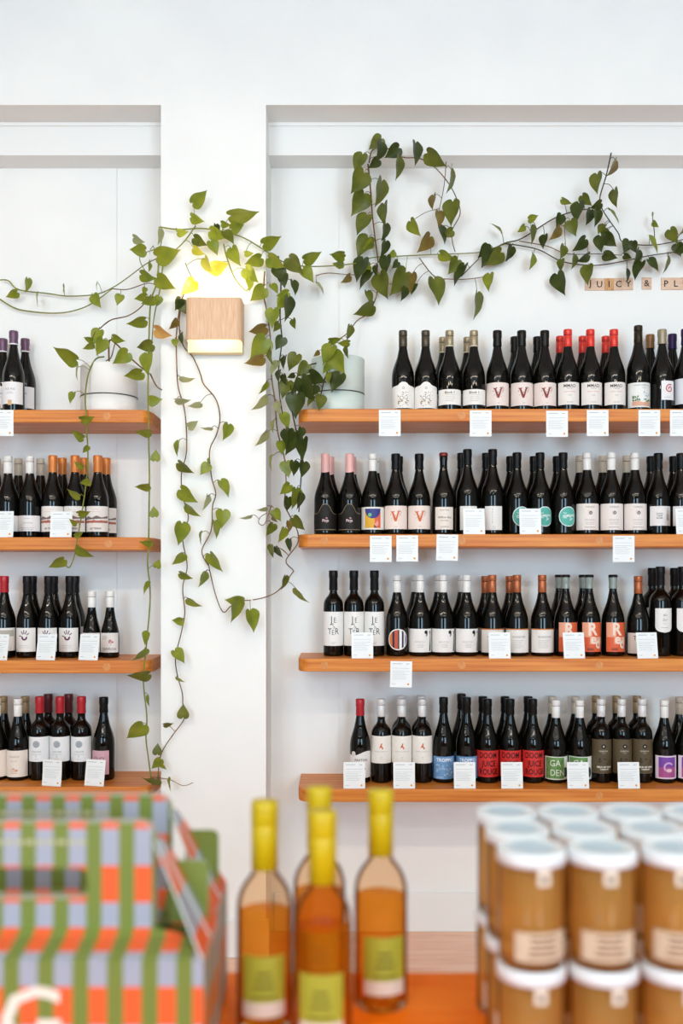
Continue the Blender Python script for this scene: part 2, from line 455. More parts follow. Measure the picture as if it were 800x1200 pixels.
def a_pino(z0, z1, r):
    hwid = .05
    def top(x): return z0+.066*S_+.034*math.exp(-abs(x/.022)**3)
    crv = [(-.05+.1*k/40, top(-.05+.1*k/40)) for k in range(41)]
    return [('gilt_line', 'b79a72', [stroke(crv, .0010), rect(-.05, z0+.004, .05, z0+.0052)], 1),
            ('lettering', 'e6cfd2', [T('Pino', .0135, 0, z0+.036, .02)], 2), ('ornament', 'c58f9a', splat(14, -.006, .008, z0+.028, z0+.046, .001, .0028, 2), 1)]
def a_art(z0, z1, r):
    w_ = .030; zt = z1-.006; zb = z0+.006
    bowl = [(w_*math.cos(a), zt-.035*abs(math.sin(a))) for a in [PI*k/18 for k in range(19)]]
    return [('ground_print', 'e8b23a', [rect(-w_, zb, .006, zt)], 1), ('coral_print', 'e0694a', [rect(.006, zb, w_, zt)], 1),
            ('sky_print', 'dfe3ea', [rect(-w_, zt-.012, w_, zt)], 1.5),
            ('bowl_print', '3b3f86', [(bowl, [tuple(range(len(bowl)))])], 2),
            ('leaf_print', '6fc08a', [disc(-.011, zt-.022, .0068)], 3), ('pink_print', 'eda79d', [poly((.006, zb+.012), (.018, zb+.028), (.022, zb+.012), (.014, zb+.004))], 2.5),
            ('brown_print', '7a4330', [poly((.004, zb), (.016, zb), (.004, zb+.012))], 3)]
def a_script(z0, z1, r):
    zc = (z0+z1)/2
    return [('lettering', '5a4038', [T('Willow Run', .0105, 0, zc+.003, .012, shear=.3), T('Pinot Noir', .007, 0, zc-.008, 0, shear=.3), T('Eastern Peake', .0062, 0, z1-.011), T('Limited Run', .0062, 0, z0+.010)], 1)]
def a_plain(z0, z1, r): return [('lettering', 'a8a29a', bars(-.006, -.004, z1-.012, 6, .009, .006)+cbars(.02, z0+.012, 2, .006), 1)]
def a_teal(z0, z1, r):
    zc = (z0+z1)/2; R = (z1-z0)/2
    return [('disc_print', '5cb8ab', [disc(0, zc, R*.92, 32)], 1),
            ('emblem', 'e4f2ef', [disc(-.018+.0045*(i % 3)-.0022*(i//3 % 2), zc+.004-.0042*(i//3), .002, 8) for i in range(9)]+[stroke([(-.0195, zc+.014), (-.0125, zc+.011), (-.007, zc+.014)], .0022)], 2),
            ('lettering', 'e4f2ef', [T('Mighty', .0135, .009, zc+.004, .025, shear=.2, rot=.12), T('Jar', .0125, .010, zc-.008, .025, shear=.2, rot=.12)], 2)]
def a_terre(z0, z1, r):
    return [('lettering', '8d8a86', [T('TERRESIS', .0085, 0, z1-.0125), T('ADELAIDE HILLS', .0052, 0, z0+.036)]+cbars(.034, z0+.027, 2, .006)+cbars(.042, z0+.010, 1, .004, .0014), 1),
            ('emblem', '4a4a4a', [ring(.002, z1-.033, .0028, .0058, 20), disc(.0005, z1-.031, .0018, 8)], 2), ('emblem_frame', 'd98b5a', [ring(-.001, z1-.032, .0078, .009, 4, PI/4, PI/4+2*PI)], 1)]
def a_wine(z0, z1, r):
    zc = (z0+z1)/2
    return [('lettering', '6c6c6e', [T('GOOD', .0075, -.014, zc+.008, .02), T('WINE', .0075, -.014, zc, .02), T('WORK', .0075, -.014, zc-.008, .02)], 1),
            ('barcode', '77787c', [rect(.012+.0016*i, zc-.016, .0128+.0016*i, zc+.006+.012*(i % 2)) for i in range(8)]+bars(.012, .025, zc+.027, 3, .004), 1)]
def a_letter(z0, z1, r):
    zc = (z0+z1)/2+.004
    return [('lettering', '33302e', [T('J', .034, -.006, zc+.027, .004, .8), T('E', .026, .006, zc+.026, -.006, .8), T('S', .026, .003, zc+.005, -.01, .9, shear=-.3)], 1),
            ('lower_lettering', '33302e', [T('T', .03, -.013, zc-.014, 0, .85), T('E', .026, -.001, zc-.018, -.006, .8), T('R', .032, .013, zc-.014, .0, .8)], 1), ('small_lettering', '8a8682', cbars(.02, z0+.012, 2, .005), 1)]
def a_stripe(z0, z1, r):
    zc = (z0+z1)/2; R = (z1-z0)/2*.9
    out = []
    for i, (x0, x1, c) in enumerate(((-1, -.62, 'd9793f'), (-.62, -.4, '2c2940'), (-.4, -.02, 'c2553a'), (-.02, .12, '2c2940'), (.12, .4, 'f1efe9'), (.4, .62, '2a2f57'), (.62, .8, 'f1efe9'), (.8, 1, '3d3f7a'))):
        pts = []
        n = 6
        for k in range(n+1):
            x = x0+(x1-x0)*k/n; pts.append((x*R, zc+R*math.sqrt(max(0, 1-x*x))))
        for k in range(n, -1, -1):
            x = x0+(x1-x0)*k/n; pts.append((x*R, zc-R*math.sqrt(max(0, 1-x*x))))
        out.append(('stripe_print', c, [(pts, [tuple(range(len(pts)))])], 1))
    return out
def a_comma(z0, z1, r):
    z = z1-.015
    return [('comma_mark', '1d1d1f', [disc(.021, z+.003, .0065, 16), poly((.0272, z+.002), (.0265, z-.008), (.019, z-.0145), (.0225, z-.006), (.020, z-.002)), ], 1),
            ('edge_print', '1d1d1f', [poly((.037, z+.006), (.045, z+.008), (.045, z0+.004), (.036, z0+.004), (.041, z-.006))], 1),
            ('lettering', '8f8d8a', [T('ADELAIDE HILLS', .0052, -.002, z0+.037)]+cbars(.03, z0+.029, 3, .0055), 1)]
def a_gland(z0, z1, r):
    return [('orange_band', 'd9854a', [rect(-.055, z1-.004, .055, z1)], 1),
            ('lettering', '8b8a88', [T('GLANDORE', .0095, 0, z1-.029, .004), ]+bars(-.024, .02, z1-.042, 5, .0062, .0009), 1)]
def a_red(z0, z1, r):
    h = z1-z0; zc = (z0+z1)/2
    return [('panel_print', 'e2643c', [rect(-.004, zc, .05, z1), rect(-.05, z0, -.012, zc), rect(-.012, z0, .05, zc-.024)], 1),
            ('lettering', 'f6dccb', [T('R', .062, -.003, z1-.026, .03, .9), T('e', .052, .001, z0+.045, .03, .9), T('d', .056, .019, z0+.03, .03, .75)], 2),
            ('small_lettering', '3a2a24', bars(-.022, .002, z0+.012, 2, .005, .0022), 3)]
def a_T(z0, z1, r): return [('lettering', '4a4644', [T('Riesling', .0095, -.002, z1-.0085, .02), T('T', .022, -.024, z1-.018, 0)]+bars(-.02, .022, z1-.03, 3, .006, .0008), 1)]
def a_shield(z0, z1, r):
    zc = (z0+z1)/2
    return [('lettering', '6f6d72', [T('do', .015, 0, zc+.02, -.005, shear=.3), T('Syr', .014, 0, zc+.003, -.005, shear=.3)]+[ring(0, zc-.006, .006, .0066, 16, PI, 2*PI)]+cbars(.04, z0+.018, 1, .004), 1)]
def a_paxton(z0, z1, r):
    return [('lettering', '4a4646', [T('PAXTON', .0115, .002, z1-.034, .012)], 1),
            ('letter_a', '2a2626', [T('A', .034, -.013, z1-.057, .0, .55), T('A', .034, .013, z1-.057, .0, .55)], 1), ('red_letter', 'c8452e', [T('A', .034, 0, z1-.057, .0, .55)], 1),
            ('seal', 'e4ddd6', [disc(-.027, z1-.012, .009, 16)], 1), ('small_lettering', 'a09a96', cbars(.04, z0+.010, 2, .006), 1)]
def a_ag(z0, z1, r):
    zc = (z0+z1)/2+.012
    return [('emblem', 'd0683c', [poly((-.008, zc-.008), (.001, zc+.012), (.004, zc+.010), (.002, zc+.002), (.009, zc-.008), (.002, zc-.011), (.003, zc-.005), (-.004, zc-.004))], 1),
            ('lettering', 'a8a4a0', [T('SECOND GENERATION', .005, 0, zc-.019)]+cbars(.012, z0+.022, 2, .005), 1)]
def a_troppo(z0, z1, r):
    zc = (z0+z1)/2
    return [('lettering', 'eef3f8', [T('TROPPO', .0165, 0, z1-.013, .03)], 1),
            ('map_print', 'a9c6e4', splat(26, -.034, .034, z0+.01, z1-.026, .002, .0062, 15), 1), ('small_lettering', 'd8e6f2', bars(-.034, .0, z0+.008, 2, .004, .0012), 2)]
def a_doom(z0, z1, r):
    h = z1-z0
    return [('lettering', '221014', [T('DOOM', .029, -.003, z1-.018, .016, .74), T('JUICE', .029, 0, z1-.047, .016, .74), T('ROUGE', .029, 0, z1-.076, .016, .74)], 1)]
def a_garden(z0, z1, r):
    return [('leafy_print', '6d9a58', [rect(-.05, z0+.004, .022, z1-.003)], 1), ('leaf_print', '4e7a44', splat(40, -.044, .02, z0+.006, z1-.006, .0015, .005, 31), 2),
            ('white_panel', 'eef0ec', [rect(.022, z0+.004, .05, z1-.003)], 1), ('dark_print', '2e3a34', [disc(.029, z0+.026, .012, 16, .018)], 2),
            ('lettering', 'dce8d4', [T('GA', .032, -.013, z1-.024, .01, .9), T('DEN', .032, -.004, z0+.024, .01, .85)], 3)]
def a_brown(z0, z1, r):
    zc = (z0+z1)/2
    return [('emblem', '1f1b14', [disc(0, z1-.025, .0085, 16)], 1), ('emblem_mark', 'cfc8b8', [disc(0, z1-.025, .003, 8)], 2),
            ('lettering', 'cfc8b8', [T('FURROW', .0075, 0, z1-.042, .01)]+cbars(.014, z1-.049, 1, .004), 1),
            ('title', 'efe9dc', [T('FIELD OF VINES', .0082, .004, z0+.023, .04), T('CABERNET', .0068, .004, z0+.015, .03)], 1),
            ('drawing', '2b2619', splat(16, -.02, .025, z0+.034, z0+.056, .001, .0035, 17), 1)]
def a_purple(z0, z1, r):
    zc = (z0+z1)/2; b = .005
    return [('sky_print', '7c4aa8', [rect(-.032, zc, .032, z1-b)], 1), ('dusk_print', 'b0568f', [rect(-.032, z0+b, .032, zc)], 1),
            ('moon', 'd9a9d8', [ring(.004, zc, .0125, .0185, 24, .6, 3.9)], 2), ('moon_glow', 'e8c4cf', [disc(.005, zc-.011, .011, 18, .0065)], 2)]
def a_fleurie(z0, z1, r):
    return [('lettering', '77727a', [T('FLEURIE', .0105, 0, z1-.026, -.01)]+cbars(.03, z1-.036, 2, .005), 1), ('seal', 'd8b27a', [rect(-.007, z0-.004, .007, z0+.014)], 2)]
def a_chablis(z0, z1, r): return [('lettering', '9a9692', [T('Chardonnay', .007, .002, (z0+z1)/2+.002)]+cbars(.05, z0+.012, 2, .006)+cbars(.03, z1-.010, 1, .006), 1)]
def a_vineyard(z0, z1, r):
    zc = (z0+z1)/2
    return [('hill_print', '7d6a62', [poly((-.05, zc+.002), (-.03, zc+.010), (-.012, zc+.004), (.004, zc+.012), (.022, zc+.005), (.05, zc+.012), (.05, zc+.003), (-.05, zc-.004))], 1),
            ('field_print', 'b5695a', [rect(-.05, zc-.014, .05, zc-.006)]+splat(18, -.045, .045, zc-.016, zc-.004, .001, .004, 44), 1),
            ('lettering', '4c4747', [T('LES TERRES', .0085, 0, z0+.011, .02)], 1), ('small_lettering', 'c7a98a', cbars(.04, z1-.012, 2, .008), 1)]
def a_hand(z0, z1, r):
    x, z = .004, z1-.033
    fs = [stroke([(x+.011*math.cos(a), z+.011*math.sin(a)), (x+l*math.cos(a), z+l*math.sin(a))], .0032) for a, l in ((2.9, .021), (2.05, .024), (1.65, .026), (1.25, .025), (.75, .022))]
    return [('handprint', '6b3a5c', [ring(x, z-.001, .0045, .0105, 18, -3.6, .4)]+fs, 1), ('lettering', 'b0aaa6', cbars(.05, z0+.022, 2, .007), 1)]
def a_crimson(z0, z1, r):
    return [('tree_emblem', 'c46a72', splat(18, .004, .020, z0+.034, z0+.046, .0015, .003, 3)+[stroke([(.012, z0+.026), (.012, z0+.04)], .0016)], 1),
            ('lettering', '6a6666', [T('CRIMSON', .0125, .004, z0+.012, .0)]+bars(-.022, .0, z1-.012, 3, .005), 1)]
def a_greyband(z0, z1, r): return [('band', 'b9b2a6', [rect(-.05, z1-.03, .05, z1-.008)]+splat(10, -.04, .04, z1-.028, z1-.008, .001, .004, 5), 1), ('lettering', 'a8a29a', cbars(.04, z0+.02, 2, .007), 1)]
def a_haan(z0, z1, r):
    return [('lettering', '8a8684', [T('OHAEN', .0105, 0, z1-.022, -.01), T('pinot noir', .006, 0, z1-.037)], 1), ('orange_lettering', 'd9975c', cbars(.03, z0+.026, 3, .006, .0014)+splat(8, -.012, .014, z0+.02, z0+.032, .001, .003, 3), 1)]
def a_coin(z0, z1, r):
    return [('coin_emblem', 'a9b0b8', [disc(0, z1-.026, .0125, 22)], 1), ('coin_mark', '8d959e', splat(14, -.008, .008, z1-.034, z1-.018, .0008, .0022, 7), 2),
            ('lettering', '8f9196', [T('COLLINE', .0085, 0, z1-.053)]+cbars(.04, z1-.062, 1, .004)+[T('&', .008, 0, z0+.019)]+cbars(.02, z0+.009, 1, .004), 1)]
def a_pink(z0, z1, r):
    zc = (z0+z1)/2; x = .002
    return [('line_drawing', '5a4450', [ring(x, zc, .010, .0115, 20), ring(x-.012, zc+.014, .006, .0073, 16), ring(x+.012, zc+.013, .006, .0073, 16), ring(x-.004, zc-.002, .003, .004, 12), ring(x+.006, zc-.012, .010, .0112, 16, 3, 6), ring(x+.02, zc, .008, .0092, 14, 1, 4)], 1)]
design('floral', 'R1', 448, 478, Wt, 'arched white flower label', shape='arch', art=a_floral)
design('block', 'R1', 456, 474, Wt, 'short white label', art=a_block)
design('vred', 'R1', 448, 475, 'efe0da', 'dark red V label', art=a_V('8e3a30', '3a2420'), r=.0402)
design('mmad', 'R1', 447.5, 474, 'efe9e4', 'off-white lettered label', hw=.047, art=a_mmad, r=.0402)
design('land', 'R1', 448, 477, 'eef0ee', 'vineyard landscape label', art=a_land)
design('spiral', 'R1', 446, 468.5, 'eeeef0', 'small red spiral label', hw=.0275, rot=.30, art=a_spiral)
design('blue', 'R1', 443, 473, 'e4e8ef', 'pale blue label', art=a_blueprint)
design('pino', 'R2', 589, 622, '17130f', 'black gilt-arched label', art=a_pino, shape='none')
design('art', 'R2', 594, 620.5, 'f2ede4', 'abstract blue bowl label', art=a_art)
design('vor', 'R2', 592.5, 620, 'f3e3da', 'orange V label', art=a_V('d9683a', '8a6a54'))
design('script', 'R2', 594, 620.5, 'f0e6dc', 'cream script label', hw=.036, art=a_script)
design('plain', 'R2', 593, 621, 'f1eeea', 'nearly blank label', hw=.034, art=a_plain)
design('teal', 'R2', 593.5, 617, 'e9f3f1', 'round teal label', shape='circle', rot=.28, art=a_teal)
design('terre', 'R2', 590, 621, 'f0e7e2', 'pale emblem label', art=a_terre)
design('wine', 'R2', 593, 616, 'efeaea', 'barcode-striped label', hw=.05, rot=.12, art=a_wine)
design('letter', 'R3', 717, 757, 'f1efec', 'jumbled letter label', art=a_letter, r=.0362)
design('stripe', 'R3', 737, 762, 'f1eee9', 'round striped label', shape='circle', rot=.05, art=a_stripe, r=.0392)
design('comma', 'R3', 737, 764.5, 'efece9', 'black comma label', art=a_comma)
design('gland', 'R3', 737, 765, 'eeeae5', 'orange-edged white label', art=a_gland)
design('red', 'R3', 729.5, 764, 'f0a888', 'orange block-letter label', hw=.040, rot=.10, art=a_red)
design('riesling', 'R3', 742, 766, 'ebe2da', 'cream headed label', art=a_T)
design('shield', 'R3', 713, 741.5, 'f0ecea', 'white shield label', hw=.034, shape='shield', rot=.03, art=a_shield, r=.0393)
design('paxton', 'R4', 880, 912, 'f0ece8', 'wavy-topped white label', shape='wave', art=a_paxton, r=.0370)
design('ag', 'R4', 863, 895, 'f2ece4', 'orange emblem label', art=a_ag, r=.0362)
design('troppo', 'R4', 887, 913.5, '6f9fd0', 'pale blue label', art=a_troppo, r=.0375)
design('doom', 'R4', 880, 911, 'd8322e', 'red scrawled label', hw=.052, art=a_doom, r=.0392)
design('garden', 'R4', 887, 914, 'e4e8de', 'green leafy label', art=a_garden)
design('brown', 'R4', 867, 907, '5c4f38', 'olive brown label', hw=.048, art=a_brown, r=.0362)
design('purple', 'R4', 886, 913, 'eeddea', 'purple moon label', hw=.046, art=a_purple)
design('fleurie', 'L1', 447, 473, 'efeef0', 'gold-sealed white label', hw=.05, art=a_fleurie, r=.0385)
design('chablis', 'L2', 604, 622.5, 'efecec', 'short white label', art=a_chablis, r=.0392)
design('vineyard', 'L2', 593, 623, 'f1ebe6', 'brown landscape label', art=a_vineyard, r=.0392)
design('grey', 'L3', 736, 763, 'eee8e2', 'grey-banded label', art=a_greyband)
design('hand', 'L3', 736, 764, 'f0ece8', 'purple handprint label', hw=.046, rot=-.05, art=a_hand, r=.0378)
design('crimson', 'L3', 742, 765, 'ebe6e2', 'pink tree label', hw=.043, art=a_crimson, r=.033)
design('haan', 'L4', 880, 911, 'f1e6dc', 'cream orange-printed label', art=a_haan, r=.0385)
design('coin', 'L4', 864, 893, 'eff0f2', 'grey coin label', art=a_coin, r=.0365)
design('pink', 'L4', 880, 908, 'd8aab8', 'pink line-drawn label', hw=.04, rot=-.25, art=a_pink, r=.039)

_LB = {}
def label_parts(dn):
    if dn in _LB: return _LB[dn]
    d = DES[dn]; r = d['r']; z0, z1 = d['z0'], d['z1']; hw = d['hw'] or r*1.42
    zc, hh = (z0+z1)/2, (z1-z0)/2
    top = lambda x: z1
    bot = lambda x: z0
    sh = d['shape']
    if sh == 'arch':
        top = lambda x: z1-.014+.012*math.exp(-(x/.017)**4)+.004*math.cos(x/hw*PI/2)-.002*(abs(x)/hw)**4
        bot = lambda x: z0
    elif sh == 'circle':
        hw = hh
        top = lambda x: zc+math.sqrt(max(0, hh*hh-x*x)); bot = lambda x: zc-math.sqrt(max(0, hh*hh-x*x))
    elif sh == 'shield':
        bot = lambda x: z0+.006*(abs(x)/hw)+.012*(abs(x)/hw)**6
    elif sh == 'wave':
        top = lambda x: z1-.010+.008*x/hw+.004*math.sin(x/hw*4)
    parts = []
    lm = label_mesh('label', r+.0005, hw, top, bot, paint(d['colour']), d['rot'], 36 if sh == 'circle' else 18) if sh != 'none' else \
        label_mesh('label', r+.0005, .058, lambda x: z0+.064*S_+.034*math.exp(-abs(x/.022)**3), bot, paint(d['colour'], .6), 0, 24)
    kids = []
    for nm, col, shapes, layer in d['art'](z0, z1, r):
        kids.append((nm, wrap_mesh(nm, shapes, r+.0005+.0004*layer, paint(col), d['rot'], clip=min(hw, .058)*.985)))
    _LB[dn] = (lm, kids); return _LB[dn]

CAPN = {}
def wine_bottle(key, px, ytop, kind, cap, dn, row='front', r=None, capname='dark', desc=None):
    """cap = (style, length, colour, metallic)"""
    Y = Y1 if row == 'front' else Y2
    z = SH[key]
    d = DES[dn]; r = r or d['r']
    H = round((PZ(ytop, Y)-z)/.002)*.002
    X = PX(px, Y)
    o = empty('wine_bottle', (X, Y, z), random.uniform(-.05, .05))
    tag(o, '', 'wine bottle')
    ALLB.append((o, key, row, px, capname, desc or d['desc'], dn))
    obj('glass_body', body_mesh(kind, H, r), o)
    obj('capsule', cap_mesh(cap[0], H, cap[1], cap[2], cap[3]), o)
    if cap[0] == 'crown':
        obj('clear_neck', lathe('clear_neck', [(.0145, H-.048), (.0147, H-.046), (.0139, H-.03), (.0152, H-.02), (.0152, H-.008), (.0146, H-.006)], CLEARNECK, 24, capend=False), o)
    if len(cap) > 4:
        obj('capsule_ring', lathe('capsule_ring', [(.0158, H-cap[1]-.002), (.0163, H-cap[1]-.001), (.0163, H-cap[1]+.002), (.0158, H-cap[1]+.003)], capmat(cap[4]), 24, capend=False), o)
    lm, kids = label_parts(dn)
    lo = obj('label', lm, o)
    for nm, me in kids: obj(nm, me, lo)
    return o

bronze = ('screw', .058, '4e4434', .3); gold = ('screw', .056, 'a5957a', .4, 'cbbfa5'); dark = ('foil', .055, '17120f', 0)
red = ('screw', .062, 'e2382a', .1); dbrown = ('screw', .062, '2e2418', .2); tan = ('foil', .05, '8a6238', .1); greygold = ('foil', .052, '9c8f78', .2)
purple = ('foil', .055, '33204e', .1); pinkc = ('slant', .062, 'eab4b0', 0); white = ('screw', .062, 'eeeeec', 0)
black = ('foil', .055, '0e0d0d', 0); wax = ('wax', .012, '7a1f1c', 0); cream = ('screw', .062, 'ddd2bf', 0)  # cream is the white capsule with rear-row shade put into its colour
copper = ('screw', .062, 'b5673f', .35); crown = ('crown', .02, '1b1716', .2); redcap = ('foil', .058, 'b3202c', .1)
silver = ('screw', .062, 'e0e1e2', .1); tanw = ('screw', .062, 'a58d68', .1); plum = ('foil', .048, '6c4a66', .1, 'e9e4e4')
orange = ('foil', .060, 'd9813a', .2); maroon = ('foil', .066, '5a1820', .1); paleg = ('screw', .062, 'cfc6b6', 0)

B = wine_bottle
# --- shelf with the mint pot
for x in (472, 498.5): B('R1', x, 388, 'burg', bronze, 'floral', capname='bronze-capped')
for x, xb in ((526.5, 519), (555, 547.5)):
    B('R1', x, 388, 'burg', gold, 'block', capname='gold-capped'); B('R1', xb, 396, 'burg', gold, 'block', 'back', capname='gold-capped')
for x, xb in ((582.5, None), (611, 603), (638, 629.5)):
    B('R1', x, 388, 'burg', dark, 'vred', capname='dark-capped')
    if xb: B('R1', xb, 395.5, 'burg', dark, 'vred', 'back', capname='dark-capped')
for x, xb in ((665, 656), (691.5, 682.5), (719, 709.5)):
    B('R1', x, 387, 'burg', red, 'mmad', capname='red-capped'); B('R1', xb, 394.5, 'burg', red, 'mmad', 'back', capname='red-capped')
B('R1', 747.5, 382, 'burg', dbrown, 'land', capname='tall dark brown-capped')
B('R1', 761.5, 393, 'burg', tan, 'land', 'back', capname='tan-capped')
B('R1', 775.5, 386.5, 'burg', greygold, 'spiral', capname='grey-gold-capped')
B('R1', 787.5, 392, 'burg', purple, 'blue', 'back', capname='purple-capped')
B('R1', 803, 386, 'burg', purple, 'blue', capname='purple-capped')
# --- first shelf below
for x, xb in ((381, 386.5), (409.5, 412.5)):
    B('R2', x, 532, 'burg', pinkc, 'pino', capname='pink-capped'); B('R2', xb, 536, 'burg', pinkc, 'pino', 'back', capname='pink-capped')
B('R2', 436.5, 532, 'burg', white, 'art', capname='white-capped'); B('R2', 440, 535, 'burg', white, 'art', 'back', capname='white-capped')
B('R2', 463.5, 532, 'burg', black, 'vor', capname='black-capped'); B('R2', 467, 535, 'burg', black, 'vor', 'back', capname='black-capped')
B('R2', 491, 532, 'burg', black, 'vor', capname='black-capped')
B('R2', 519.5, 531, 'burg', wax, 'script', capname='red-wax-topped')
for x, xb in ((547.5, 540.5), (577, 569.5)):
    B('R2', x, 527, 'burg', black, 'plain', capname='tall black-capped'); B('R2', xb, 531, 'burg', black, 'plain', 'back', capname='tall black-capped')
for x, xb in ((605.5, 598), (632.5, 625.5), (659.5, 652.5)):
    B('R2', x, 531, 'burg', black, 'teal', capname='black-capped'); B('R2', xb, 535, 'burg', black, 'teal', 'back', capname='black-capped')
for x, xb in ((687.5, 679), (716, 706), (743.5, 734)):
    B('R2', x, 531, 'burg', white, 'terre', capname='white-capped'); B('R2', xb, 534.5, 'burg', cream, 'terre', 'back', capname='cream-capped')
for x, xb in ((771, 762.5), (797.5, 789)):
    B('R2', x, 531.5, 'burg', black, 'wine', capname='black-capped'); B('R2', xb, 535, 'burg', black, 'wine', 'back', capname='black-capped')
# --- second shelf below
for x in (390.5, 414.5, 438.5): B('R3', x, 669, 'bord', ('foil', .07, '121010', 0), 'letter', capname='black-capped')
B('R3', 465, 674, 'burg', white, 'stripe', capname='white-capped')
for x, xb in ((492, 486.5), (519, 513.5), (546.5, 541)):
    B('R3', x, 674, 'burg', white, 'comma', capname='white-capped'); B('R3', xb, 674, 'burg', white, 'comma', 'back', capname='white-capped')
for x, xb in ((576.5, 568.5), (605.5, 597), (635, None)):
    B('R3', x, 674, 'burg', copper, 'gland', capname='copper-capped')
    if xb: B('R3', xb, 675, 'burg', copper, 'gland', 'back', capname='copper-capped')
for x, xb in ((662.5, 655), (690, 683), (718, None)):
    B('R3', x, 674, 'burg', crown, 'red', capname='crown-capped')
    if xb: B('R3', xb, 674, 'burg', crown, 'red', 'back', capname='crown-capped')
B('R3', 747.5, 675, 'burg', copper, 'riesling', capname='copper-capped')
for x, xb in ((773.5, 764), (799.5, 790)):
    B('R3', x, 664.5, 'bord', ('foil', .066, '0f0e10', 0), 'shield', capname='wide black-capped')
    B('R3', xb, 666, 'bord', ('foil', .066, '0f0e10', 0), 'shield', 'back', capname='wide black-capped')
# --- lowest shelf
B('R4', 421.8, 819.5, 'burg', redcap, 'paxton', capname='red-capped')
for x, xb in ((446.5, None), (470.5, 470), (494.5, 493.5)):
    B('R4', x, 819.5, 'bord', silver, 'ag', capname='silver-capped')
    if xb: B('R4', xb, 815.5, 'bord', silver, 'ag', 'back', capname='silver-capped')
B('R4', 519.5, 817, 'burg', black, 'troppo', capname='black-capped')
B('R4', 546.5, 817, 'burg', black, 'troppo', capname='black-capped'); B('R4', 540.5, 813, 'burg', black, 'troppo', 'back', capname='black-capped')
for x, xb in ((571, 565.5), (597.5, 591.5), (624, 618.5)):
    B('R4', x, 819.5, 'burg', black, 'doom', capname='black-capped'); B('R4', xb, 816, 'burg', black, 'doom', 'back', capname='black-capped')
for x, xb in ((651, 647), (679, 674)):
    B('R4', x, 820.5, 'burg', white, 'garden', capname='white-capped'); B('R4', xb, 816.5, 'burg', paleg, 'garden', 'back', capname='grey-capped')
for x, xb in ((704, 698), (728, 722), (752, 746)):
    B('R4', x, 819.5, 'bord', silver, 'brown', capname='silver-capped'); B('R4', xb, 815.5, 'bord', tanw, 'brown', 'back', capname='tan-capped')
B('R4', 778, 820.5, 'burg', white, 'purple', capname='white-capped')
B('R4', 804.5, 820.5, 'burg', white, 'purple', capname='white-capped')
B('R4', 796, 817, 'burg', paleg, 'purple', 'back', capname='grey-capped')
# --- shelf with the white pot
B('L1', 16, 388.5, 'burg', plum, 'fleurie', capname='plum-capped')
for x in (3.5, 29.5): B('L1', x, 397.5, 'burg', plum, 'fleurie', 'back', capname='plum-capped')
for x, xb in ((9.5, 21.5), (35, 47.5)):
    B('L2', x, 535, 'burg', white, 'chablis', capname='white-capped'); B('L2', xb, 538, 'burg', paleg, 'chablis', 'back', capname='grey-capped')
B('L2', -4, 538, 'burg', paleg, 'chablis', 'back', capname='grey-capped')
for x, xb in ((62, 73), (88, 98.5), (114.5, 124.5)):
    B('L2', x, 534, 'burg', orange, 'vineyard', capname='orange-capped'); B('L2', xb, 537, 'burg', orange, 'vineyard', 'back', capname='orange-capped')
B('L3', 5, 675, 'burg', redcap, 'grey', capname='red-capped')
for x, xb in ((32, 38), (57, 63), (82, 88)):
    B('L3', x, 675, 'burg', ('foil', .06, '171316', 0), 'hand', capname='black-capped'); B('L3', xb, 675.5, 'burg', ('foil', .06, '171316', 0), 'hand', 'back', capname='black-capped')
for x in (107.5, 129): B('L3', x, 693, 'burg', ('screw', .058, 'eeeeec', 0), 'crimson', capname='short white-capped', r=.033)
B('L4', -4, 819, 'burg', white, 'haan', capname='white-capped')
B('L4', 21, 819, 'burg', white, 'haan', capname='white-capped')
for x in (4, 29.5): B('L4', x, 816, 'burg', tanw, 'haan', 'back', capname='tan-capped')
for x, xb in ((46.5, 56.5), (70.5, 80.5), (95.5, None)):
    B('L4', x, 816.5, 'bord', redcap, 'coin', capname='red-capped')
    if xb: B('L4', xb, 813.5, 'bord', maroon, 'coin', 'back', capname='maroon-capped')
B('L4', 121.5, 817, 'burg', black, 'pink', capname='black-capped')

fam = {}
for q in ALLB: fam.setdefault((q[1], q[2], q[4], q[6]), []).append(q)
for (key, row, cn, dn), qs in fam.items():
    qs.sort(key=lambda q: q[3], reverse=key[0] == 'L')      # the pot stands at the pillar end of each bay
    names = {1: [''], 2: ['pot-end of two ', 'far-end of two '], 3: ['pot-end of three ', 'middle of three ', 'far-end of three ']}[len(qs)]
    for nm_, q in zip(names, qs):
        q[0]['label'] = '%s%s bottle%s, %s, %s, %s' % (nm_, cn, 's' if len(qs) > 1 else '', q[5], 'front row' if row == 'front' else 'rear row', SHN[key])
        q[0]['group'] = '%s bottles with %s, %s, %s' % (cn, q[5], 'front row' if row == 'front' else 'rear row', SHN[key])
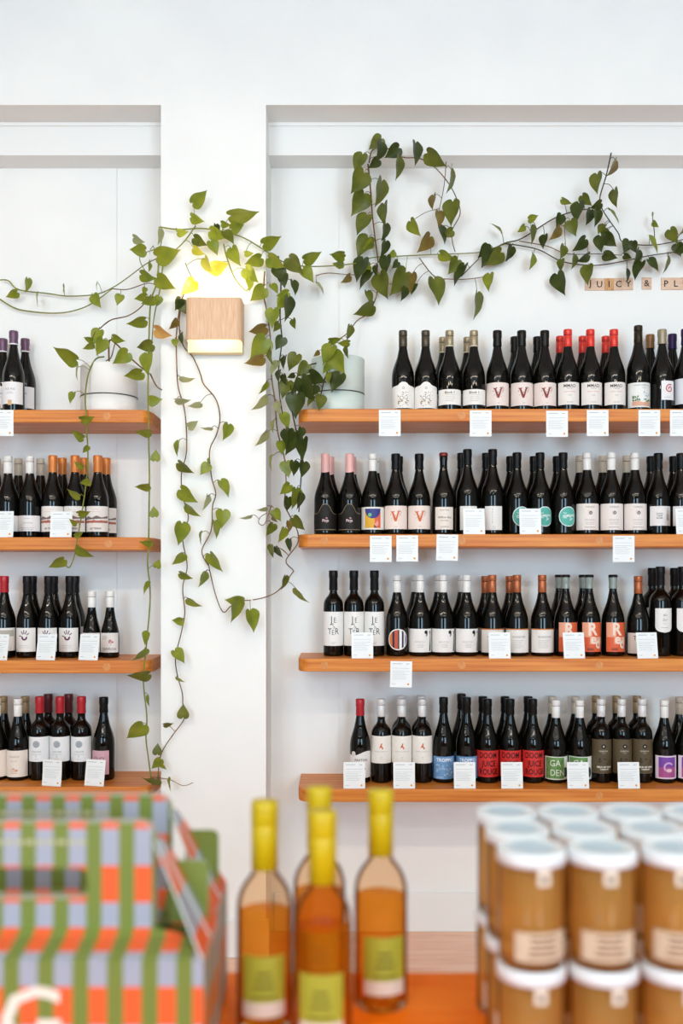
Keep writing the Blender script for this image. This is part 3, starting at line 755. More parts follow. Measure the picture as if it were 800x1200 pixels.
# ------------------------------------------------------------------ price cards
CW, CH = .0752, .0905
def card_meshes(bend):
    n = 5; V = []; FC = []
    def yb(z): return -bend*(z/CH)**2
    for i in range(n+1):
        z = CH*i/n
        V += [(-CW/2, yb(z), z), (CW/2, yb(z), z), (CW/2, yb(z)+.0008, z), (-CW/2, yb(z)+.0008, z)]
    for i in range(n):
        a = 4*i; b = a+4
        for k in range(4):
            k2 = (k+1) % 4; FC.append((a+k, a+k2, b+k2, b+k))
    FC += [(3, 2, 1, 0), (4*n, 4*n+1, 4*n+2, 4*n+3)]
    me = mesh('price_card', V, FC, CARD)
    ln = bars(-.030, .006, .0815, 1, .003, .0018)+[rect(.017, .0805, .028, .0825)]+bars(-.030, .030, .066, 1, .003, .0008)+bars(-.030, .032, .056, 6, .0055, .0008)+[rect(-.03, .0105, -.018, .0118)]
    V2, F2 = join2(ln)
    le = mesh('lettering', [(x, yb(z)-.0004, z) for x, z in V2], F2, INK)
    dv, df = disc(.025, .011, .0036, 14)
    de = mesh('stamp', [(x, yb(z)-.0004, z) for x, z in dv], df, DOT)
    return me, le, de
CM_FLAT = card_meshes(.0); CM_BEND = card_meshes(.008)
def card(key, x, ybot, mode, phrase, bend=False, roll=0.0):
    ms = CM_BEND if bend else CM_FLAT
    if mode == 'hang':
        Y = YS-.0024; o = obj('price_card', ms[0], None, P(x, ybot, Y)); o.rotation_euler = (0, roll, 0)
    else:
        Y = YS+.010; o = obj('price_card', ms[0], None, (PX(x, Y), Y, SH[key]+.0004)); o.rotation_euler = (-.13, roll*0, 0)
        if roll:  # a card standing slightly skewed
            o.rotation_euler = (-.16, 0, roll*2)
    obj('lettering', ms[1], o); obj('stamp', ms[2], o)
    tag(o, 'white price card %s' % phrase, 'price card', 'price cards on the shelves')
for a in (
 ('R1', 456.5, 511, 'hang', 'stuck on shelf edge under the flower label bottles'), ('R1', 563, 511.5, 'hang', 'stuck on shelf edge beside the dark red V bottles'),
 ('R1', 652.5, 512, 'hang', 'stuck on shelf edge below the first red-capped bottle'), ('R1', 700, 511, 'hang', 'stuck on shelf edge below the red-capped trio'),
 ('R1', 760.5, 511, 'hang', 'stuck on shelf edge below the landscape label bottle'), ('R1', 797.5, 511, 'hang', 'stuck on shelf edge below the purple-capped bottle'),
 ('R2', 446, 658.5, 'hang', 'stuck on shelf edge under the abstract art bottle'), ('R2', 477, 658, 'hang', 'stuck on shelf edge under the orange V bottles'),
 ('R2', 523.5, 657, 'hang', 'stuck on shelf edge under the red wax bottle', False, .02), ('R2', 730.5, 658.5, 'hang', 'stuck on shelf edge under white-capped emblem bottles'),
 ('R2', 555.5, 0, 'lean', 'standing before the tall black-capped bottles'), ('R2', 621.5, 0, 'lean', 'standing before the round teal label bottles'), ('R2', 805, 0, 'lean', 'standing before the barcode label bottle'),
 ('R3', 424.5, 0, 'lean', 'standing before the jumbled letter labels'), ('R3', 469.5, 805.5, 'hang', 'stuck on shelf edge under the striped round label', False, .02),
 ('R3', 585.5, 0, 'lean', 'standing before the copper-capped bottles'), ('R3', 673, 0, 'lean', 'standing before the crown-capped bottles', False, .04), ('R3', 759, 0, 'lean', 'standing before the wide shield label bottle', False, .06),
 ('R4', 415, 0, 'lean', 'standing before the wavy label bottle'), ('R4', 473.5, 0, 'lean', 'standing before the orange emblem labels'), ('R4', 544.5, 0, 'lean', 'standing before the pale blue labels'),
 ('R4', 600, 0, 'lean', 'standing before the bright red labels'), ('R4', 677.5, 0, 'lean', 'standing before the green leafy labels'), ('R4', 737, 0, 'lean', 'standing before the olive brown labels'),
 ('L1', 3, 511, 'hang', 'stuck on shelf edge under the plum-capped bottles'), ('L2', 71, 0, 'lean', 'standing before the orange-capped bottles'), ('L2', 3, 0, 'lean', 'standing before the short white labels', True, -.06),
 ('L3', 53, 0, 'lean', 'standing before the handprint labels', False, -.14), ('L3', 103, 0, 'lean', 'standing before the short white-capped bottles', False, -.14), ('L3', -3, 0, 'lean', 'standing before the red-capped bottle, first shelf edge', False, -.14),
 ('L4', 60, 0, 'lean', 'curled, standing before the coin emblem labels', True, -.14), ('L4', 110, 0, 'lean', 'standing before the pink label bottle', False, -.14)):
    card(*a)

# ------------------------------------------------------------------ letter tiles on the wall
TILE = mat('tile_wood', 'e0bfa6', .5, .3); add_noise_colour(TILE, 'd9b397', 'e8cbb6', scale=(3, 3, 30), nscale=8, rnd=True)
TILE2 = mat('tile_wood_dark', 'cf9a68', .5, .3); add_noise_colour(TILE2, 'b9824e', 'dcae7c', scale=(30, 3, 3), nscale=8)
TINK = paint('2b2522')
s_t = 11.45*YW/F
for ch, px, py in (('J', 690.5, 333.5), ('U', 701.8, 333.5), ('I', 713, 333.5), ('C', 724.2, 333.3), ('Y', 735.5, 333), ('&', 757.2, 332.3), ('P', 779.8, 332.8), ('L', 791.2, 332.8), ('U', 802.5, 332.6)):
    th = .005
    me = boxes('letter_tile', [(-s_t/2, s_t/2, -th, 0, -s_t*.62, s_t*.62)], TILE2 if ch == 'I' else TILE, .0012)
    o = obj('letter_tile', me, None, P(px, py, YW))
    word = 'in the tile row ending in Y' if px < 740 else ('standing alone between two words' if ch == '&' else 'after the lone ampersand tile')
    nm = 'ampersand' if ch == '&' else 'letter '+ch
    tag(o, 'small %swooden tile printed with %s, %s' % ('darker ' if ch == 'I' else '', nm, word), 'letter tile', 'letter tiles on the wall')
    v, f = T(ch, .034, 0, 0, .012)
    x0 = (min(a for a, b in v)+max(a for a, b in v))/2; z0 = (min(b for a, b in v)+max(b for a, b in v))/2
    obj('letter', mesh('letter', [(a-x0, -th-.0004, b-z0) for a, b in v], f, TINK), o)

# ------------------------------------------------------------------ wall lamp on the pillar
VEN = mat('lamp_veneer', 'e2ba98', .55, .3); add_noise_colour(VEN, 'dcae88', 'e8c6a8', scale=(40, 40, 3), nscale=5)
LIN = mat('lamp_inner_white', 'f3ead8', .5, .3)
YLF = 3.245
lx, lzt, lzb = PX(250, YLF), PZ(348, YLF), PZ(398, YLF)
lw = 66*YLF/F/2; dep = YP-YLF
lamp = tag(empty('wall_lamp', (lx, YP, lzb)), 'square peach veneer wall lamp glowing on the white pillar', 'wall lamp')
def sleeve(hw, d0, rr):
    pts = [(-hw, 0)]
    for k in range(7):
        a = PI+k/6*PI/2; pts.append((-hw+rr+rr*math.cos(a), -d0+rr+rr*math.sin(a)))
    for k in range(7):
        a = 1.5*PI+k/6*PI/2; pts.append((hw-rr+rr*math.cos(a), -d0+rr+rr*math.sin(a)))
    pts.append((hw, 0)); return pts
po, pi_ = sleeve(lw, dep, .022), sleeve(lw-.003, dep-.003, .019)
hL = lzt-lzb; n = len(po)
def shell(name, A, Bp, z0, z1, m):
    V = [(x, y, z0) for x, y in A]+[(x, y, z1) for x, y in A]+[(x, y, z0) for x, y in Bp]+[(x, y, z1) for x, y in Bp]
    FC = []
    for i in range(n-1):
        FC += [(i, i+1, n+i+1, n+i), (2*n+i+1, 2*n+i, 3*n+i, 3*n+i+1), (i+1, i, 2*n+i, 2*n+i+1), (n+i, n+i+1, 3*n+i+1, 3*n+i)]
    FC += [(0, n, 3*n, 2*n), (n-1, 3*n-1, 4*n-1, 2*n-1)]
    return mesh(name, V, FC, m)
obj('shade', shell('shade', po, pi_, 0, hL, VEN), lamp)
pin = sleeve(lw-.0032, dep-.0032, .0188); pin2 = sleeve(lw-.0045, dep-.0045, .0175)
obj('shade_lining', shell('shade_lining', pin, pin2, .001, hL-.001, LIN), lamp)
obj('back_plate', boxes('back_plate', [(-lw+.005, lw-.005, -.004, 0, .0, hL)], LIN), lamp)
LIP = mat('lamp_lip_cream', 'f0dcae', .5, .3)
obj('lower_lip', mesh('lower_lip', *extrude_poly([(-lw+.002, -.034), (lw-.002, -.034), (lw-.002, .02), (-lw+.002, .02)], -.045, -.004), LIP), lamp)
BULB = mat('bulb_glow', 'fff1d6', .4); BULB.node_tree.nodes['Principled BSDF'].inputs['Emission Color'].default_value = (1, .84, .6, 1)
BULB.node_tree.nodes['Principled BSDF'].inputs['Emission Strength'].default_value = 5
obj('lamp_holder', boxes('lamp_holder', [(-.016, .016, -.035, -.004, hL*.55-.016, hL*.55+.016)], LIN, .003), lamp)
obj('bulb', lathe('bulb', [(.0001, -.03), (.012, -.027), (.018, -.012), (.019, 0), (.018, .012), (.012, .027), (.0001, .03)], BULB, 20, capend=False), lamp, (0, -.055, hL*.55))
for dz in (-.012, .03):
    ld = bpy.data.lights.new('wall_lamp_light', 'POINT'); ld.energy = .8; ld.color = (1, .83, .56); ld.shadow_soft_size = .02
    lo = bpy.data.objects.new('wall_lamp_light', ld); C.objects.link(lo); lo.parent = lamp; lo.location = (0, -.055, hL*.55+(hL*.3 if dz > 0 else -hL*.3))

# ------------------------------------------------------------------ potted trailing plants
def leafmat(name, c1, c2):
    m = mat(name, c1, .38, .45); add_noise_colour(m, c1, c2, nscale=1.6, detail=2, rnd=True, pos=(.3, .7))
    N, L, b = nodes(m)
    tr = N.new('ShaderNodeBsdfTranslucent'); mx = N.new('ShaderNodeMixShader'); mx.inputs[0].default_value = .28
    src = b.inputs['Base Color'].links[0].from_socket
    L.new(src, tr.inputs[0]); L.new(b.outputs[0], mx.inputs[1]); L.new(tr.outputs[0], mx.inputs[2])
    L.new(mx.outputs[0], N['Material Output'].inputs[0]); return m
LM = {'l': leafmat('leaf_light_green', '8f9c2c', 'a9b23c'), 'm': leafmat('leaf_green', '75862a', '959b30'), 'd': leafmat('leaf_shaded_deep', '333f18', '4a5520'),  # deep and olive tones carry the leaves' shadow side in the colour, besides hue
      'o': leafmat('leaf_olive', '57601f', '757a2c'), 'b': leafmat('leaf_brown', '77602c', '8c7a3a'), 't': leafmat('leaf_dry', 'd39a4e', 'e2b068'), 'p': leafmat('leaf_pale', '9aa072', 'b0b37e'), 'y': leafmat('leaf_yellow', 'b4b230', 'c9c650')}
STG = mat('stem_green', '77822e', .5, .3); add_noise_colour(STG, '6a7a2a', '8a8a3c', nscale=20)
STB = mat('stem_brown', '6b4a2a', .55, .3); add_noise_colour(STB, '55381e', '8a6238', nscale=25)
STD = mat('stem_dark', '3c3220', .55, .3)

def leaf_mesh(k, m):
    rr = random.Random(k)
    hwp = [(-.05, .02), (-.14, .10), (-.145, .21), (-.075, .345), (.05, .435), (.19, .455), (.34, .415), (.48, .345), (.62, .25), (.76, .145), (.88, .055), (1.0, .0)]
    bend = rr.uniform(.10, .22); fold = rr.uniform(.10, .22)
    V = []; FC = []
    mid = [0.0, .012, .025, .06, .12, .22, .35, .49, .63, .77, .89, 1.0]
    for (y, x), ym in zip(hwp, mid):
        def zz(xx, yy): return fold*abs(xx)-bend*max(yy, 0)**2+.03*math.sin(yy*9+k)*abs(xx)*2
        V += [(-x, y, zz(x, y)), (-x*.5, (y+ym)/2, zz(x*.5, (y+ym)/2)), (0, ym, zz(0, ym)), (x*.5, (y+ym)/2, zz(x*.5, (y+ym)/2)), (x, y, zz(x, y))]
    nr = len(hwp)
    for i in range(nr-1):
        for j in range(4):
            FC.append((5*i+j, 5*i+j+1, 5*i+6+j, 5*i+5+j))
    me = mesh('leaf', V, FC, m, True)
    bm = bmesh.new(); bm.from_mesh(me); bmesh.ops.remove_doubles(bm, verts=bm.verts[:], dist=.0005); bm.to_mesh(me); bm.free()
    for p in me.polygons: p.use_smooth = True
    return me
LEAF = {c: [leaf_mesh(k, m) for k in range(3)] for c, m in LM.items()}

def cr(ox, oy, s, pts): return [(ox+u/s, oy+v/s) for u, v in pts]
W_, Pf = 3.55, 3.305      # on the niche wall / in front of pillar and shelf edges
VINES = []   # plant, points (px, py, Y), radius, material
def vine(pl, pts, Y, r=.0026, m=STG):
    if not isinstance(Y, (list, tuple)): Y = [Y, Y]
    L_ = len(pts)
    out = []
    for i, p in enumerate(pts):
        t = i/(L_-1)*(len(Y)-1); k = min(int(t), len(Y)-2); y = Y[k]+(Y[k+1]-Y[k])*(t-k)
        out.append((p[0], p[1], y))
    VINES.append((pl, out, r, m))
# plant with the white pot
vine('L', [(0, 328), (10, 329), (22, 339.5), (57, 344), (80, 347), (112, 345), (132, 337), (150, 325), (170, 310), (186, 302)], [W_, W_, W_, 3.5, Pf], .0025)
vine('L', [(-4, 348), (15, 360), (32, 364.5), (62, 367), (85, 364.5), (107, 356), (132, 338)], [W_, W_, 3.52], .0028)
vine('L', [(132, 338.5), (150, 339), (172, 332), (183, 334)], [3.5, Pf], .002, STB)
vine('L', [(117, 385), (130, 375), (150, 370), (165, 360), (177, 345)], [3.42, Pf], .0024, STB)
vine('L', [(122, 418), (112, 421), (104, 437), (100, 462), (101, 492), (103, 535), (101, 565), (96, 600), (91, 630), (87, 652), (81, 665), (75, 659)], [3.36, 3.32, 3.285, 3.285, 3.285, 3.285], .0028)
vine('L', [(128, 436), (124, 424), (130, 419), (134, 405), (136, 399)], [3.43, 3.36], .0024, STB)
vine('L', [(128, 430), (128, 400), (136, 403), (145, 412), (160, 426), (175, 438)], [3.43, 3.36, 3.32, 3.29], .0032, STB)
vine('L', [(186, 302), (184, 330), (177, 352), (175, 380), (174, 420), (173.5, 460), (174, 500), (175, 560), (174.5, 600), (174, 640), (173, 662), (176, 697), (173, 740), (170, 770), (168, 800), (172, 840), (171, 865), (174, 890), (178, 920)], 3.285, .003)
vine('L', [(192, 296), (188, 335), (180, 375), (177, 420)], Pf, .0024)
vine('L', [(176, 438), (183, 452), (190, 457)], 3.29, .0026, STB)
vine('L', [(187, 266), (210, 269), (241, 268), (280, 276.5), (308, 292), (322, 302)], Pf, .0028)
vine('L', [(229, 265), (214, 285), (196, 300), (186, 304)], Pf, .0024)
vine('L', [(262, 286), (266, 303), (275, 326), (287, 340), (291, 338)], Pf, .0024)
vine('L', [(217, 308), (222, 320), (228, 330)], Pf, .0016)
vine('L', [(186, 266), (188, 288), (164, 300), (172, 320), (183, 326)], Pf, .0018)
vine('L', cr(140, 210, 2.857, [(235, 330), (215, 385), (202, 430), (192, 500), (190, 560), (192, 640)])+cr(140, 420, 4.6125, [(310, 60), (318, 160), (350, 270), (362, 400), (360, 520), (335, 620), (340, 740), (372, 860), (340, 960), (365, 1110), (355, 1180)])+cr(140, 660, 4.2875, [(320, 100), (318, 150), (328, 250), (310, 350), (282, 470), (290, 560), (315, 650), (318, 710), (325, 780), (270, 860), (220, 935), (200, 1000), (192, 1090)]), [Pf, Pf, Pf], .0023, STB)
vine('L', cr(140, 210, 2.857, [(205, 420), (200, 500), (215, 560), (245, 595), (270, 650)])+cr(140, 420, 4.6125, [(455, 140), (520, 220), (543, 320), (525, 410), (487, 500), (497, 640), (520, 730), (503, 800), (495, 930), (445, 1040), (480, 1120)])+cr(140, 660, 4.2875, [(445, 0), (480, 150), (520, 245), (560, 215), (620, 190), (660, 186)]), [Pf, Pf], .0023, STB)
vine('L', cr(140, 660, 4.2875, [(160, 1075), (210, 1080), (260, 1090), (320, 1118), (370, 1102)]), Pf, .0014, STB)
# plant with the mint pot
vine('R', [(310, 318), (309, 345), (313, 368), (317, 400), (318, 440), (322, 470), (325, 505), (333, 536), (335, 566), (333, 590), (336, 598), (345, 615), (349, 625), (348, 638), (335, 657), (343, 668), (342, 672), (326, 692), (310, 700), (296, 703)], [3.31, 3.30, 3.29, 3.29, 3.30], .0024, STB)
vine('R', [(326, 300), (329, 330), (328, 370), (330, 400), (326, 440), (330, 480), (338, 510)], [3.32, 3.31, 3.28], .0026, STD)
vine('R', [(398, 428), (375, 425), (355, 432), (345, 450), (342, 478), (347, 505), (353, 540), (352, 570), (350, 600)], [3.43, 3.34, 3.30, 3.285, 3.285], .0028, STD)
vine('R', [(396, 428), (392, 418), (388, 425), (380, 445), (376, 462), (374, 472)], [3.42, 3.34, 3.315], .0026, STD)
vine('R', [(318, 592), (310, 614), (303, 613), (305, 606), (313, 601)], 3.30, .0016, STB)
vine('R', [(431, 192), (434, 222), (436, 250), (439, 277), (443, 308)], [3.445, 3.49, 3.53, W_], .003, STB)
vine('R', cr(380, 140, 3.636, [(190, 185), (205, 130), (260, 120), (330, 160), (400, 165), (460, 195), (520, 260), (560, 330), (578, 400), (545, 470), (545, 520), (557, 565)]), [3.445, 3.445, 3.445, 3.46, 3.52, W_], .0022, STB)
vine('R', cr(380, 140, 3.636, [(518, 180), (510, 280), (490, 380)]), [3.45, 3.50], .0016, STB)
vine('R', [(322, 302), (335, 308), (350, 311.5), (380, 312), (421, 308), (435, 302), (471, 300), (512, 298), (559, 296), (580, 290), (600, 283)], [3.31, 3.46, W_, W_, W_], .0024)
vine('R', [(370, 323), (385, 320), (415, 322), (440, 318)], W_, .0018, STB)
vine('R', [(491, 302), (509, 324), (528, 327), (548, 327), (570, 324)], W_, .002, STB)
vine('R', [(540, 324), (552, 312), (561, 303)], W_, .002, STD)
vine('R', cr(560, 170, 3.333, [(0, 440), (100, 385), (170, 365), (290, 290), (370, 260), (430, 250)]), W_, .0026, STD)
vine('R', cr(560, 170, 3.333, [(100, 385), (160, 392), (240, 410), (330, 455), (450, 470), (560, 455), (680, 430), (840, 410)]), W_, .0024, STD)
vine('R', cr(560, 170, 3.333, [(160, 375), (270, 395), (350, 425), (470, 425), (560, 430)]), W_, .0018, STB)
vine('R', cr(560, 170, 3.333, [(520, 30), (500, 120), (475, 210), (490, 260), (545, 340), (570, 380), (690, 390), (840, 360)]), [3.447, 3.47, 3.52, W_, W_], .0024, STD)
vine('R', cr(560, 170, 3.333, [(340, 290), (338, 340), (342, 395)]), W_, .0014, STB)
vine('R', cr(560, 170, 3.333, [(770, 400), (780, 360), (810, 320)]), W_, .0018, STB)
vine('R', [(441, 308), (443, 330), (440, 350), (431, 367), (418, 376), (410, 387), (401, 395), (388, 402), (378, 414), (384, 430)], [W_, W_, 3.5, 3.36, 3.36], .0022, STB)

LV = []   # base x, base y, tip x, tip y, width ratio, tone
def leaves(ox, oy, s, rows):
    for q in rows:
        a, b, c, d, wd = q[:5]; LV.append((ox+a/s, oy+b/s, ox+c/s, oy+d/s, wd, q[5] if len(q) > 5 else 'm'))
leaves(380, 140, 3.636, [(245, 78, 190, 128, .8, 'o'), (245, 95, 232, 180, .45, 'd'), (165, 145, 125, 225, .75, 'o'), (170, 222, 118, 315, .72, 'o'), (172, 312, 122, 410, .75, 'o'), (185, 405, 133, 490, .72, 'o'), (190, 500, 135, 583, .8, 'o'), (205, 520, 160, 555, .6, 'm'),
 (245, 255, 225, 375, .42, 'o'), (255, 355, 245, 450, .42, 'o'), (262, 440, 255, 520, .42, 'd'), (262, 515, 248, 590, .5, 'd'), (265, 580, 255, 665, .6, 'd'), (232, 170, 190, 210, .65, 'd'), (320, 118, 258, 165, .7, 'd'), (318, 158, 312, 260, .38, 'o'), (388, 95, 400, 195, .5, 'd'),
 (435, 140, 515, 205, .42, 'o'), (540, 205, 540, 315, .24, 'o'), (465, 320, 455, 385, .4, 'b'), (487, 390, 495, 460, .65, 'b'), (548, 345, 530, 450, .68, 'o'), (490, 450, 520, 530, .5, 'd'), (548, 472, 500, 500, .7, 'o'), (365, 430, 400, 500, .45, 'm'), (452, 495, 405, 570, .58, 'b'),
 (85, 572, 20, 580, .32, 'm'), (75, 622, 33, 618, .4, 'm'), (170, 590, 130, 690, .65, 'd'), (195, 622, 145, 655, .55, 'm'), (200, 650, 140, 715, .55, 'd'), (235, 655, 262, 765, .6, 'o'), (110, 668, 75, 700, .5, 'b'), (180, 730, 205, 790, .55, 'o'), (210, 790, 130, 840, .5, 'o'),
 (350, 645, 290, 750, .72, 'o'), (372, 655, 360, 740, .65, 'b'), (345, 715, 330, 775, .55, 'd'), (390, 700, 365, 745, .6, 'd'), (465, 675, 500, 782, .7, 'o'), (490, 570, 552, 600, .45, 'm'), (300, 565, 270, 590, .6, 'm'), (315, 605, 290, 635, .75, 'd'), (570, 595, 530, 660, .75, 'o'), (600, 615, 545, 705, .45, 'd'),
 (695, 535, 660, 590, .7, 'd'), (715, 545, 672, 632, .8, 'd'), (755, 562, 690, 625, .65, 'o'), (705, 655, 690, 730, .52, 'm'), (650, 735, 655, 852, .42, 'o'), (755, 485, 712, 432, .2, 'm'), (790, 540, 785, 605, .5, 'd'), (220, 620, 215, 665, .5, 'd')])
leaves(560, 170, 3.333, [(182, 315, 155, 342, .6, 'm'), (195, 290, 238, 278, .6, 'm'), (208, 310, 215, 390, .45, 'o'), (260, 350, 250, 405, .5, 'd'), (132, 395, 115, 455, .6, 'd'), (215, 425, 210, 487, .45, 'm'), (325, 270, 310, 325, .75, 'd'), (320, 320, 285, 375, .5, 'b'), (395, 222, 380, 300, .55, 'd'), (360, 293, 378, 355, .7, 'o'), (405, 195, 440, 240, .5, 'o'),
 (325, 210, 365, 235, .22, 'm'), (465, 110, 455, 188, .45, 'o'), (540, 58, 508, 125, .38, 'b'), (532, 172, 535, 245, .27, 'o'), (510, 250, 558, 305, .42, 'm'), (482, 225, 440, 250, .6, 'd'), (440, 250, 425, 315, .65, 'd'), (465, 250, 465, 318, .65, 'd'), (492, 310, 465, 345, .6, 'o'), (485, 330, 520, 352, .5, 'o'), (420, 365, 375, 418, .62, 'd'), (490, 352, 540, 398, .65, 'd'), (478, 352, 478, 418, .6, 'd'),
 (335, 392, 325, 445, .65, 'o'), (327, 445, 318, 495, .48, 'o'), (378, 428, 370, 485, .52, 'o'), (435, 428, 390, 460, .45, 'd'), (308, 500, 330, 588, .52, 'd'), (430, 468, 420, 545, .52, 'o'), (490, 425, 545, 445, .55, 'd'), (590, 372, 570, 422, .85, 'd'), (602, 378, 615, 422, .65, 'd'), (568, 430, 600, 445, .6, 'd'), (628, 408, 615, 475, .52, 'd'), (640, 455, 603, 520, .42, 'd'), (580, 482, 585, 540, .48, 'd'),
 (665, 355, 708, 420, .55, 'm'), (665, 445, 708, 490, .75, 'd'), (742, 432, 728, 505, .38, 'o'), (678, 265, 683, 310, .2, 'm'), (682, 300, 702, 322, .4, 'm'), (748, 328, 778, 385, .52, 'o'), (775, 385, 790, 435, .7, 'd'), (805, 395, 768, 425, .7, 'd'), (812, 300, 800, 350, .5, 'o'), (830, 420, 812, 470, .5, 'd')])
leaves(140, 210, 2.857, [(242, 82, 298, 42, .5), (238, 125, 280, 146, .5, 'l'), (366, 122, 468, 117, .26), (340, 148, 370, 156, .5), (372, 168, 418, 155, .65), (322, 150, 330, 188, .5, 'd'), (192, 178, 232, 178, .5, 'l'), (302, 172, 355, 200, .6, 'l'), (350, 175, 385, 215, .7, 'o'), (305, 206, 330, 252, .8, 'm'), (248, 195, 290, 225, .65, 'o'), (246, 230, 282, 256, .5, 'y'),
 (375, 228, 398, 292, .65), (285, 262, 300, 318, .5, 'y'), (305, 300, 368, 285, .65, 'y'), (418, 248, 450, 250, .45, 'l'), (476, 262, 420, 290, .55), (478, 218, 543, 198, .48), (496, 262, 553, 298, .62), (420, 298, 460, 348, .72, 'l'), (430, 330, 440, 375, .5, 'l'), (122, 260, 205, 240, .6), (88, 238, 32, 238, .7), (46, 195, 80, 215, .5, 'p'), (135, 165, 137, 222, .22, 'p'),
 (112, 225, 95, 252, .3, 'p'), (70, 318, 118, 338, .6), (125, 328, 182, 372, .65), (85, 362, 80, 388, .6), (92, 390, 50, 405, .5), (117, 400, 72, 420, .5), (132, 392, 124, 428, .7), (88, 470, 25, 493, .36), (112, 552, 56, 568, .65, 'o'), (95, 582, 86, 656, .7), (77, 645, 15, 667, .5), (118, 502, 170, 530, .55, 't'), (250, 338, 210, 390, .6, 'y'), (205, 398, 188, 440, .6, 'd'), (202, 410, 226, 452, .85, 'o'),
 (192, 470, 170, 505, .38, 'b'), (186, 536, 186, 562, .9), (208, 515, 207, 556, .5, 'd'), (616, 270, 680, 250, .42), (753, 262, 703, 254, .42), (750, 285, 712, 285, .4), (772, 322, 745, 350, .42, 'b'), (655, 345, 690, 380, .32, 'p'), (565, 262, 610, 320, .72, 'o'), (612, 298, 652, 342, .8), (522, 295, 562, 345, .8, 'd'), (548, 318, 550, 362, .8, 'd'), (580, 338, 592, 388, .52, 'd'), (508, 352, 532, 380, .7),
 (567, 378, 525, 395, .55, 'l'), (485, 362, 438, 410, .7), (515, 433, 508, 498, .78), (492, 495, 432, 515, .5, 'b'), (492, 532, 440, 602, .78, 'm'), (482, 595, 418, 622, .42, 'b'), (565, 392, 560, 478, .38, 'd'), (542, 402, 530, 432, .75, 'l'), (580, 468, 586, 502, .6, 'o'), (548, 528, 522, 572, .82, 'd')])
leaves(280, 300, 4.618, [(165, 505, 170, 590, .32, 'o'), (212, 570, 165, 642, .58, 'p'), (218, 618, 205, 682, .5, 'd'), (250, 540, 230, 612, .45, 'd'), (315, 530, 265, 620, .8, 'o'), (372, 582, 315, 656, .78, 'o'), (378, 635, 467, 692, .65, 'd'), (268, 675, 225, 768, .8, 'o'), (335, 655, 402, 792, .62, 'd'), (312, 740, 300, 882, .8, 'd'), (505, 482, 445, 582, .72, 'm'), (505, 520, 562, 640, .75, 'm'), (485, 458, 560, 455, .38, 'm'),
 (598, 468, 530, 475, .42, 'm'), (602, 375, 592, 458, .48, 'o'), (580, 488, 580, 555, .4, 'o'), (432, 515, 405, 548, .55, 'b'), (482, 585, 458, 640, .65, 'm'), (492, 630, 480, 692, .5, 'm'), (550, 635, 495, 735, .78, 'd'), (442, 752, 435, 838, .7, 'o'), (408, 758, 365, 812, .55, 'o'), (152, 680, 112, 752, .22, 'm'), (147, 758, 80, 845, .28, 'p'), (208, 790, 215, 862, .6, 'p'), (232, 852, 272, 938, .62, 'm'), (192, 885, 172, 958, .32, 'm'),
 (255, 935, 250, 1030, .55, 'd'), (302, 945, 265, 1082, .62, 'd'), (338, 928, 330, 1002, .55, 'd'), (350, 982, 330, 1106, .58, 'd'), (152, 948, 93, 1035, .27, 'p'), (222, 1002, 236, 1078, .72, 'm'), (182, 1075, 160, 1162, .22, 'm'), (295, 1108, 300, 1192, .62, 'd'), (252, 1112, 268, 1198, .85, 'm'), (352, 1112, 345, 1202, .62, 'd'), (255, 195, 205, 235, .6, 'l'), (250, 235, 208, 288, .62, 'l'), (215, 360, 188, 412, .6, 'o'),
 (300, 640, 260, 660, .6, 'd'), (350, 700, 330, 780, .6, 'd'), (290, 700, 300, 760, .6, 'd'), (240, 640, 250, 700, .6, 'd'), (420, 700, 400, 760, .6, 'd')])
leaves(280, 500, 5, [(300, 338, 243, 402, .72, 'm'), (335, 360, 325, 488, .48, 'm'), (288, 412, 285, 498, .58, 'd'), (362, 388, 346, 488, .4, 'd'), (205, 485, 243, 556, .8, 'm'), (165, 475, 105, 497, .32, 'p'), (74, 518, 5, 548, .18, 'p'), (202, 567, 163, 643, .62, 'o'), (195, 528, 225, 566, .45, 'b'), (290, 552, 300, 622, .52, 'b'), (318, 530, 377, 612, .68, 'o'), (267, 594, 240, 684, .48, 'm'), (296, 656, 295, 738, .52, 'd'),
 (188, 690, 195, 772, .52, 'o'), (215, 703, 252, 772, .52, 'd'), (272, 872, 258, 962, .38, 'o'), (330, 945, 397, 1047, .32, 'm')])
leaves(140, 420, 4.6125, [(158, 232, 230, 222, .8), (170, 400, 80, 405, .4), (193, 555, 196, 490, .95), (163, 690, 80, 704, .45), (190, 857, 182, 796, .95), (178, 998, 105, 1000, .5), (200, 1132, 215, 1084, .95), (322, 103, 408, 122, .18, 'p'), (300, 225, 388, 232, .27, 'p'), (440, 240, 368, 270, .32, 'p'), (368, 372, 428, 342, .62, 'p'), (320, 442, 298, 528, .45), (315, 562, 393, 630, .52, 'o'), (328, 705, 410, 787, .68), (356, 792, 434, 862, .42), (338, 887, 324, 1012, .6),
 (347, 1055, 290, 1124, .52), (322, 1160, 392, 1197, .52), (502, 374, 434, 384, .14, 'p'), (588, 353, 570, 444, .56), (486, 538, 478, 578, .5), (482, 572, 435, 628, .88), (543, 658, 600, 742, .52), (478, 738, 462, 826, .22, 'p'), (558, 818, 555, 918, .78), (513, 878, 537, 974, .35), (447, 934, 428, 1012, .28), (487, 1052, 550, 1160, .55), (462, 1155, 438, 1204, .5)])
